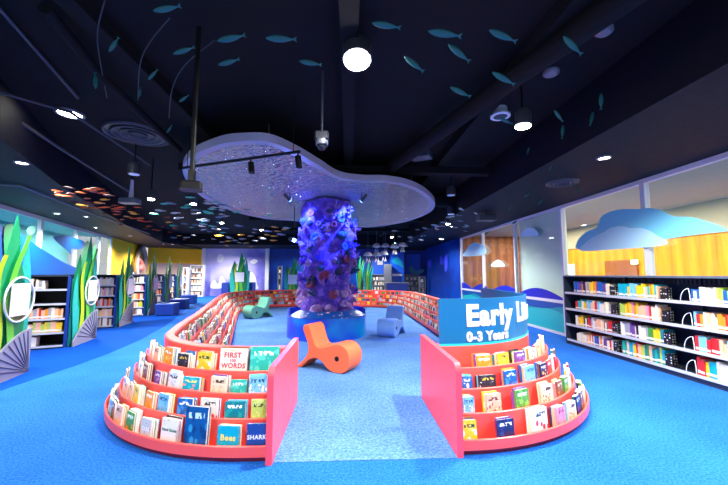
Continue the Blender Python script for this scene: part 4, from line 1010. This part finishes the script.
for i, (a, e) in enumerate(((222, 560), (318, 560))):
    a = math.radians(a); p = (CC.x + 1.05 * math.cos(a), CC.y + 1.05 * math.sin(a), 3.0)
    pspot(p, CZ + .03, 'blue %s under the canopy aimed at the coral column' % ['left lamp', 'right lamp'][i], e, (CC.x, CC.y, 2.1), .035, (.04, .09, 1), 75, emit('dim_blue_lens', (90, 130, 255), 8), 'blue lamps under the canopy')
# projector on its pole
pt = atz(199, 28, Z_CEIL)
r = thing('projector', 'black projector on a tall black ceiling pole in front of the canopy', 'projector', (pt.x, pt.y, 2.13))
b = MB(); b.tube([(0, 0, .18), (0, 0, Z_CEIL - 2.13)], .022, 8); b.build('pole', M_black, r, local=True)
b = MB(); b.rbox((-.09, -.08, 0), (.09, .08, .075), .02, Matrix.Rotation(.35, 4, 'Z')); b.build('body', M_black, r, local=True)
b = MB(); b.lathe([(.03, 0), (.03, .04)], 12, M=Matrix.Rotation(.35, 4, 'Z') @ Matrix.Translation((.04, .08, .04)) @ Matrix.Rotation(-PI / 2, 4, 'X')); b.build('lens', M_black, r, local=True)
b = MB(); b.box((-.025, -.025, .075), (.025, .025, .18)); b.build('mount', M_black, r, local=True)
# dome camera
p = aty(322, 140, 3.6)
r = thing('dome_camera', 'white dome security camera on a rod in front of the canopy', 'camera', p)
b = MB(); b.tube([(0, 0, .1), (0, 0, Z_CEIL - p.z)], .014, 8); b.build('rod', M_dgrey, r, local=True)
b = MB(); b.rbox((-.075, -.05, .0), (.075, .05, .09), .015); b.build('bracket', M_dgrey, r, local=True)
b = MB(); b.lathe([(.062, 0), (.07, -.03), (.066, -.06)], 18); b.build('housing', M_grey, r, local=True)
b = MB(); b.ball((0, 0, -.065), .055, 14, 8); b.build('dome', flat('smoked_dome', (30, 32, 40), .1), r, local=True)
# track with heads
p0 = atz(182, 168, 2.92); p1 = atz(300, 151.5, 2.92)
r = thing('lighting_track', 'black lighting track crossing in front of the canopy with two spot heads', 'lighting track', p0)
b = MB(); b.tube([p0, p1], .02, 6, smooth=False); b.build('track', M_black, r)
for q in (p0.lerp(p1, .05), p0.lerp(p1, .95)):
    b = MB(); b.tube([q, (q.x, q.y, Z_CEIL)], .006, 5); b.build('hanger', M_black, r)
for f in (.62, .985):
    q = p0.lerp(p1, f); b = MB(); b.tube([q, (q.x, q.y, q.z - .07)], .012, 6); b.tube([(q.x, q.y, q.z - .06), (q.x + .02, q.y - .02, q.z - .2)], .04, 10); b.build('spot_head', M_black, r)
# white projector bracket
p = aty(130, 201, 8.0)
r = thing('projector', 'white box projector on a white drop bracket over the left fish shoal', 'projector', p)
b = MB(); b.rbox((-.2, -.12, -.06), (.2, .12, .06), .02); b.build('body', M_grey, r, local=True)
b = MB(); b.prism([(-.02, .06), (.06, .06), (.035, .5), (.005, .5)], -.03, .03, 'y'); b.build('bracket', M_white, r, local=True)
b = MB(); b.tube([(.02, 0, .5), (.02, 0, Z_CEIL - p.z)], .02, 6); b.build('pole', M_black, r, local=True)
p = aty(421, 155, 5.6)
r = thing('projector', 'small dark projector hanging by the right end of the canopy', 'projector', p)
b = MB(); b.rbox((-.17, -.13, -.06), (.17, .13, .06), .02, Matrix.Rotation(-.5, 4, 'Z')); b.build('body', M_dgrey, r, local=True)
b = MB(); b.tube([(0, 0, .06), (0, 0, Z_CEIL - p.z)], .016, 6); b.build('pole', M_black, r, local=True)
p = aty(486, 217, 8.5)
r = thing('projector', 'dark projector hanging beneath the right ceiling near the first window', 'projector', p)
b = MB(); b.rbox((-.22, -.15, -.1), (.22, .15, .04), .02); b.build('body', M_dgrey, r, local=True)
b = MB(); b.tube([(0, 0, .04), (0, 0, Z_CEIL - p.z)], .02, 6); b.build('pole', M_black, r, local=True)
# diffusers, detectors
def diffuser(p, R_, label):
    r = thing('air_diffuser', label, 'air vent', p, 0)
    b = MB(); b.lathe([(R_, 0), (R_ * .98, -.03), (R_ * .9, -.03), (R_ * .88, -.005)], 28); b.build('outer_ring', M_dgrey, r, local=True)
    for f in (.72, .5, .28):
        b = MB(); b.lathe([(R_ * f, -.0), (R_ * f * 1.1, -.035), (R_ * f, -.038), (R_ * f * .9, -.004)], 24); b.build('cone_ring', M_dgrey, r, local=True)
diffuser(atz(138, 134, Z_CEIL), .48, 'round dark air diffuser on the ceiling at upper left')
diffuser(atz(562, 182, Z_TOP), .26, 'round dark air diffuser in the right soffit')
for px, py, rr_, lab in ((551, 71, .085, 'grey smoke detector on the ceiling, middle of the right row'), (604, 29, .075, 'grey smoke detector on the ceiling at far upper right')):
    p = atz(px, py, Z_CEIL); b = MB(); b.lathe([(rr_, 0), (rr_, -.03), (rr_ * .7, -.05)], 20, p); tag(b.build('smoke_detector', flat('detector_grey', (120, 116, 122), .5)), lab, 'smoke detector')
p = atz(500, 108, Z_CEIL); r = thing('ceiling_speaker', 'white ringed ceiling speaker beside the bright right downlight', 'speaker', p)
b = MB(); b.lathe([(.09, 0), (.1, -.09), (.13, -.1), (.13, -.125), (.11, -.125)], 22); b.build('body', M_white, r, local=True)
b = MB(); b.lathe([(.105, -.118), (.07, -.135)], 22); b.build('grille', M_dgrey, r, local=True)
# pipes and ducts
rod('ceiling_pipe', 'broad dark duct pipe running diagonally across the right of the ceiling', 'pipe', [atz(385, 172, 3.42), atz(480, 102, 3.42), atz(700, -57, 3.42)], .11, M_navy)
rod('ceiling_pipe', 'dark duct above the deep blue right wall', 'pipe', [atz(392, 196, 3.4), atz(440, 200, 3.4), atz(520, 203, 3.4)], .2, M_navy)
rod('ceiling_pipe', 'thin grey pipe from the upper left corner to the left downlight', 'pipe', [atz(-8, 0, 3.6), atz(78, 98, 3.6)], .018, M_dgrey)
rod('ceiling_pipe', 'thin grey pipe along the edge of the blue left soffit', 'pipe', [atz(-8, 90, 3.5), atz(70, 112, 3.5), atz(150, 165, 3.5)], .02, M_dgrey)
rod('ceiling_pipe', 'thin grey conduit under the left soffit over the windows', 'pipe', [atz(-8, 184, 2.95), atz(20, 186, 2.95), atz(90, 213, 2.95), atz(150, 234, 2.95)], .018, M_grey)
rod('ceiling_pipe', 'lower dark cable pipe at left running toward the white projector', 'pipe', [atz(-8, 104, 3.4), atz(55, 145, 3.4), atz(130, 192, 3.4)], .025, M_dgrey)
rod('ceiling_pipe', 'dark pipe running back from the left diffuser', 'pipe', [atz(45, 8, 3.52), atz(100, 75, 3.52), atz(180, 150, 3.52)], .05, M_navy)
for i, pts in enumerate((((105, 0), (98, 28), (99, 55), (107, 98)), ((170, 18), (150, 42), (140, 65), (138, 100)), ((215, 40), (185, 65), (172, 90), (169, 118)))):
    q = smooth_poly([atz(x, y, 3.5) for x, y in pts], 5, False); rod('fish_wire', '%s of three thin curved wires hung with teal fish at upper left' % ['leftmost', 'middle', 'rightmost'][i], 'wire', q, .005, M_dgrey, 'curved wires for the fish')
for i, x in enumerate((-2.2, .0, 1.8)):
    b = MB(); b.box((x - .08, 1.0, 3.5), (x + .08, 19.3, Z_CEIL)); b.build('trim_%d' % (9 + i), M_navy, kind='structure')
for i, y in enumerate((6.5, 9.5, 12.5, 15.5)):
    b = MB(); b.box((-3.2 - .2 * i, y - .1, 3.36), (2.8, y + .1, 3.49)); b.build('trim_%d' % (12 + i), M_navy, kind='structure')

# ------------------------------------------------------------------ hanging fish
def fish_mesh(mat):
    b = MB(); prof = [(-.5, .004), (-.46, .05), (-.38, .10), (-.25, .15), (-.08, .165), (.1, .14), (.24, .085), (.34, .04), (.38, .03)]
    rings = [[(x, .40 * r * math.cos(t), .68 * r * math.sin(t)) for t in [2 * PI * k / 10 for k in range(10)]] for x, r in prof]
    b.rings(rings, smooth=True)
    b.prism([(.36, 0), (.38, .025), (.5, .09), (.455, .0), (.5, -.08), (.38, -.02)], -.008, .008, 'y')
    o = b.build('hanging_fish', mat); me = o.data; bpy.data.objects.remove(o); return me
FM = {'teal': fish_mesh(M_teal)}
for k, c in (('orange', (200, 84, 20)), ('red', (130, 40, 30)), ('yellow', (206, 150, 50)), ('white', (150, 156, 166)), ('pale blue', (80, 110, 140)), ('maroon', (96, 34, 40)), ('sea green', (60, 170, 150))): FM[k] = fish_mesh(flat('fish_' + k.replace(' ', '_'), c, .45))
def fish(key, head, tail, label, group):
    o = bpy.data.objects.new('hanging_fish', FM[key]); COL.objects.link(o)
    d = tail - head; L = max(.08, min(.34, d.length)); d.normalize(); mid = (head + tail) / 2
    v = (CAMP - mid).normalized(); zz = d.cross(v).normalized(); 
    if zz.z < 0: zz = -zz
    yy = zz.cross(d).normalized()
    M = Matrix((d, yy, zz)).transposed().to_4x4(); o.matrix_world = Matrix.Translation(mid) @ M @ Matrix.Scale(L, 4)
    return tag(o, label, 'hanging fish', group)
TF = [(153, 11, 181, 6), (109, 52, 119, 37), (95.6, 89, 95, 72), (148, 80, 158, 69), (173, 54, 195, 47), (217, 41, 246, 35), (218, 65, 240, 59), (179, 102, 189, 95), (139, 97, 141, 87), (167, 133, 172, 125),
      (265.6, 38, 297, 39.6), (299, 61, 322, 65), (372, 23, 401, 28), (428, 31, 462, 36.5), (404, 56, 424, 72), (448, 44, 470, 62), (450, 87, 471, 97),
      (489, 30, 517, 42), (563, 36, 582, 55), (492, 72, 515, 85), (499, 118, 513, 124), (554, 110, 563, 122), (563, 125, 562, 139), (593, 112, 590, 126), (601, 93, 601, 110), (529, 147, 527, 155), (586, 153, 579, 162),
      (549, 171, 552, 165), (525, 197, 531, 191), (537, 205, 543, 199), (507, 210, 513, 206), (512, 224, 518, 220), (523, 237, 531, 232), (546, 222, 552, 216), (575, 193, 581, 187), (571, 187, 575, 183), (484, 235, 490, 231), (475, 250, 481, 246)]
TLAB = ['above the projector pole at the top edge', 'tilted, between the first two curved wires', 'pointing down, leftmost of all', 'left of the middle curved wire', 'just left of the pole near its top', 'upper one right of the pole top', 'lower one right of the pole top', 'low against the pole', 'small, on the middle curved wire', 'small, above the diffuser right side',
        'flat, left of the dazzling spotlight and higher', 'flat, touching the glare on its left', 'just above the dazzling spotlight', 'long, top centre right', 'slanting, right of the dazzling spotlight', 'slanting, below the long one at centre right', 'lone one midway down at centre right',
        'upper slanting one near the top right', 'slanting, beside the middle smoke detector', 'lower slanting one above the ceiling speaker', 'just under the ceiling speaker', 'upper of a touching pair right of the bright downlight', 'upright lower of a pair right of the bright downlight', 'upright, left of the two at far right', 'upright, rightmost of all', 'tiny upright, under the right downlight', 'tilted, left of the soffit downlight',
        'tiny, below the tiny upright one', 'small, left of the right diffuser', 'small, under the right diffuser', 'tiny, farther toward the canopy', 'tiny, near the window top', 'small, touching the window head line', 'small, beside the window head', 'small, right of the right diffuser', 'tiny, above the right diffuser edge', 'tiny, by the dark projector', 'tiny, beyond the dark projector']
for i, (a, c, d, e) in enumerate(TF):
    z = 3.25 if i < 27 else 2.85
    h_ = atz(a, c, z); fish('teal', h_, aty(d, e, h_.y), 'teal hanging fish ' + TLAB[i], 'teal fish hanging from the ceiling')
def shoal(n, fpx, keys, zr, size, label, group):
    for i in range(n):
        px, py = fpx(i / n); z = rnd.uniform(*zr); q = atz(px, py, z)
        if q.y > 18 or q.y < 4: continue
        a = rnd.gauss(.35, .35); d = Vector((math.cos(a), math.sin(a), rnd.uniform(-.12, .12))) * size * rnd.uniform(.8, 1.2)
        key = rnd.choice(keys); fish(key, q - d / 2, q + d / 2, label % key, group % key)
shoal(62, lambda t: (64 + 118 * t + rnd.gauss(0, 8), 190 + 46 * t + rnd.gauss(0, 6)), ['orange', 'red', 'maroon', 'orange', 'yellow'], (2.5, 2.75), .15, 'small %s hanging fish in the warm coloured shoal over the left aisle', '%s fish of the warm shoal')
shoal(60, lambda t: (rnd.uniform(140, 215) + 60 * t, 197 + 40 * rnd.random() + 8 * t), ['white', 'pale blue', 'sea green', 'white'], (2.45, 2.7), .17, 'small %s hanging fish in the silvery shoal left of the canopy', '%s fish of the silvery shoal')
shoal(26, lambda t: (214 + 76 * t + rnd.gauss(0, 3), 236 + 6 * math.sin(t * 5) + rnd.gauss(0, 3)), ['yellow', 'white', 'yellow'], (2.45, 2.6), .22, 'small %s hanging fish in the line before the mural wall', '%s fish before the mural')
shoal(34, lambda t: (390 + 85 * t + rnd.gauss(0, 3), 243 - 30 * t + rnd.gauss(0, 7)), ['white', 'pale blue', 'white'], (2.5, 2.75), .18, 'small %s hanging fish in the shoal right of the coral column', '%s fish right of the column')
# pale hanging ornaments behind the column
for i, (px, py) in enumerate(((368, 256), (376.5, 247), (377, 256), (384, 255), (385.5, 247), (394.5, 248), (402.5, 246))):
    p = aty(px, py, (15.6, 17.4, 16.2, 15.8, 17.2, 16.4, 16.9)[i]); r = thing('hanging_ornament', '%s from the left of the pale jellyfish shaped ornaments hanging behind the column' % ordinal(i + 1), 'ornament', p, 0, 'pale hanging ornaments')
    b = MB(); b.lathe([(.01, .2), (.12, .17), (.2, .06), (.21, 0), (.1, .03)], 12); b.build('bell', M_white, r, local=True)
    b = MB()
    for k in range(5): a = 2 * PI * k / 5; b.tube([(.1 * math.cos(a), .1 * math.sin(a), .02), (.07 * math.cos(a + .6), .07 * math.sin(a + .6), -.15), (.11 * math.cos(a), .11 * math.sin(a), -.3)], .014, 5)
    b.build('tentacle', M_white, r, local=True)
    b = MB(); b.tube([(0, 0, .2), (0, 0, Z_CEIL - p.z)], .005, 4); b.build('cord', M_grey, r, local=True)

# ------------------------------------------------------------------ mural figures, windows films, porthole
def wallfilm(pts, P0_, n_, name, mat, label, cat, th=.02, k=4):
    """flat cut shape fixed to a wall or pane at its real place"""
    n_ = n_.normalized(); q = smooth_poly([atplane(x, y, P0_, n_) for x, y in pts], k)
    b = MB(); b.rings([[p for p in q], [p - n_ * th for p in q]]); o = b.build(name, mat)
    if label: tag(o, label, cat)
    return o
PW = LP0 + LN * (-.03) ; PW1 = LP0 + LN * .02
wallfilm([(-14, 226), (0, 225), (8, 228), (20, 233), (36, 245), (50, 254), (65, 263), (80, 270), (82, 280), (-14, 282)], PW1, LN, 'wave_film', flat('strong_blue_film', (0, 78, 170), .4), 'deep blue wave film sweeping across the nearest left windows', 'sticker', .008)
wallfilm([(53.5, 237), (58, 236), (66, 235.5), (74, 237.5), (83, 241), (86, 245), (81, 249), (73, 248.5), (71, 249.5), (71.4, 254.5), (68, 251), (63, 247), (57, 242)], PW1 + LN * .012, LN, 'whale_sign', flat('whale_blue', (10, 80, 150), .4), 'dark blue whale shape on the second left window', 'sticker', .008)
wallfilm([(4, 231), (9, 224), (14, 226), (12, 238), (18, 248), (16, 266), (6, 266)], PW1 + LN * .02, LN, 'kelp_film', M_kelp[0], 'green kelp shape on the nearest left window', 'sticker', .008)
wallfilm([(27, 229), (31, 226), (36, 227), (35, 232), (31, 235), (27, 233)], PW1 + LN * .02, LN, 'fish_film', flat('dusk_green_film', (70, 120, 110), .5), 'dull green ray shape near the top of the nearest left window', 'sticker', .008)
wallfilm([(82, 262), (84, 248), (88, 241), (92, 250), (95, 243), (96, 262), (94, 272), (83, 272)], PW1 + LN * .012, LN, 'kelp_film', M_kelp[0], 'dark green kelp shape on the third left window', 'sticker', .008)
b = MB(); c = atplane(141, 264, LP0 + LN * .13, LN); b.torus(c, .95, .12, LN, 28, 8)
r = thing('porthole', 'round grey porthole ring with pink coral on the yellow wall', 'wall ornament', c); b.build('ring', flat('pinkish_grey_ring', (170, 150, 140), .5), r)
b = MB(); d = Vector((LN.x, LN.y, 0)); b.lathe([(.86, 0), (.86, .02)], 24, M=Matrix.Translation(c - d * .12) @ d.to_track_quat('Z', 'Y').to_matrix().to_4x4()); b.build('disc', flat('amber_disc', (206, 150, 30), .5), r)
b = MB()
for k in range(6): q = c + Vector((lu.x, lu.y, 0)) * rnd.uniform(-.5, .3) + Vector((0, 0, rnd.uniform(-.3, .4))) + d * .03; b.ball(q, rnd.uniform(.1, .2), 8, 6)
b.build('coral_relief', flat('rose_coral', (220, 120, 110), .6), r)
MP = Vector((0, 22.49, 0)); MN = Vector((0, -1, 0))
M_wc = flat('white_coral_print', (250, 248, 255), .6); M_lil = flat('lilac_print', (130, 130, 230), .6)
wallfilm([(211, 288), (214, 280), (218, 284), (221, 276), (225, 281), (227, 287)], MP, MN, 'coral_print', M_wc, 'white coral print at the lower left of the lilac mural', 'wall print', .01)
wallfilm([(247, 288), (248, 278), (251, 272), (255, 276), (257, 284), (258, 289)], MP, MN, 'coral_print', M_wc, 'white coral print right of the seaweed display on the lilac mural', 'wall print', .01)
wallfilm([(217, 258), (220, 254), (224, 257), (222, 262), (218, 262)], MP, MN, 'jellyfish_print', M_wc, 'white round jellyfish print at upper left of the lilac mural', 'wall print', .01)
wallfilm([(250, 262), (254, 259), (258, 261), (254, 264)], MP, MN, 'fish_print', M_wc, 'white fish print at upper right of the lilac mural', 'wall print', .01)
TP = Vector((0, 22.39, 0))
wallfilm([(409, 268), (412, 266), (414, 269), (418, 271), (422, 269), (424, 271), (420, 274), (414, 274), (410, 272)], TP, MN, 'turtle_print', flat('turtle_print_teal', (60, 150, 180), .5), 'pale teal turtle print on the bright blue back wall', 'wall print', .01)
BP = Vector((0, 21.29, 0))
wallfilm([(392, 261), (397, 257), (402, 262), (403, 268), (399, 265), (395, 264)], BP, MN, 'wave_print', flat('turquoise_print', (0, 150, 190), .5), 'turquoise swirl print on the bright blue pier', 'wall print', .01)
b = MB(); p = aty(397, 275, 21.28); b.box((p.x - .3, 21.26, p.z - .07), (p.x + .3, 21.3, p.z + .07)); tag(b.build('wall_sign', M_white), 'small white sign on the bright blue pier', 'sign')
b = MB(); p = aty(380, 263, 22.38); b.box((p.x - .18, 22.36, p.z - .12), (p.x + .18, 22.4, p.z + .12)); tag(b.build('wall_sign', M_paper), 'small cream sign on the blue back wall above the grey shelf', 'sign')
RP = Vector((WX - .006, 0, 0)); RN = Vector((-1, 0, 0))
M_vp = flat('violet_print', (60, 70, 230), .5)
for i, pts in enumerate((((428, 262), (431, 260), (431, 266), (429, 268)), ((440, 258), (442, 256), (443, 263), (440.5, 264)), ((444.5, 258), (447, 255), (447, 268), (445, 271)))):
    wallfilm(list(pts), RP, RN, 'jellyfish_print', M_vp, '%s of three violet jellyfish prints on the deep blue right wall' % ['leftmost', 'middle', 'rightmost'][i], 'wall print', .006)

# ------------------------------------------------------------------ lights of the rooms beyond, world, camera
def area(loc, sx, sy, energy, colr, label, rot=(0, 0, 0)):
    l = bpy.data.lights.new('panel_light', 'AREA'); l.shape = 'RECTANGLE'; l.size = sx; l.size_y = sy; l.energy = energy; l.color = colr
    o = bpy.data.objects.new('panel_light', l); COL.objects.link(o); o.location = loc; o.rotation_euler = rot; return o
area((7.0, 8.0, 3.15), 1.2, 9.0, 430, (1, .93, .80), '')
area((7.6, 13.5, 3.15), 1.2, 3.0, 120, (1, .9, .75), '')
q = lpt((ts[0] + ts[-1]) / 2 + 1, -.8, 2.9); area(q, .5, 11, 170, (.85, 1, 1), '', (0, 0, math.atan2(lu.y, lu.x) - PI / 2))
w = bpy.data.worlds.new('World'); S.world = w; w.use_nodes = True
w.node_tree.nodes['Background'].inputs[0].default_value = (.85, .9, 1.0, 1); w.node_tree.nodes['Background'].inputs[1].default_value = .5
cam = bpy.data.cameras.new('camera'); co = bpy.data.objects.new('camera', cam); COL.objects.link(co); S.camera = co
co.location = CAMP; co.rotation_euler = (PI / 2 + PITCH, 0, -YAW); cam.sensor_width = 36; cam.lens = F / 728 * 36; cam.clip_start = .05; cam.clip_end = 100
S.view_settings.view_transform = 'Standard'; S.view_settings.look = 'None'; S.view_settings.gamma = 1; S.view_settings.use_curve_mapping = False
S.view_settings.exposure = 0.7
S.cycles.use_denoising = True; S.cycles.max_bounces = 6; S.cycles.sample_clamp_indirect = 4
print('BOOKS', NBOOK, NR, NL)
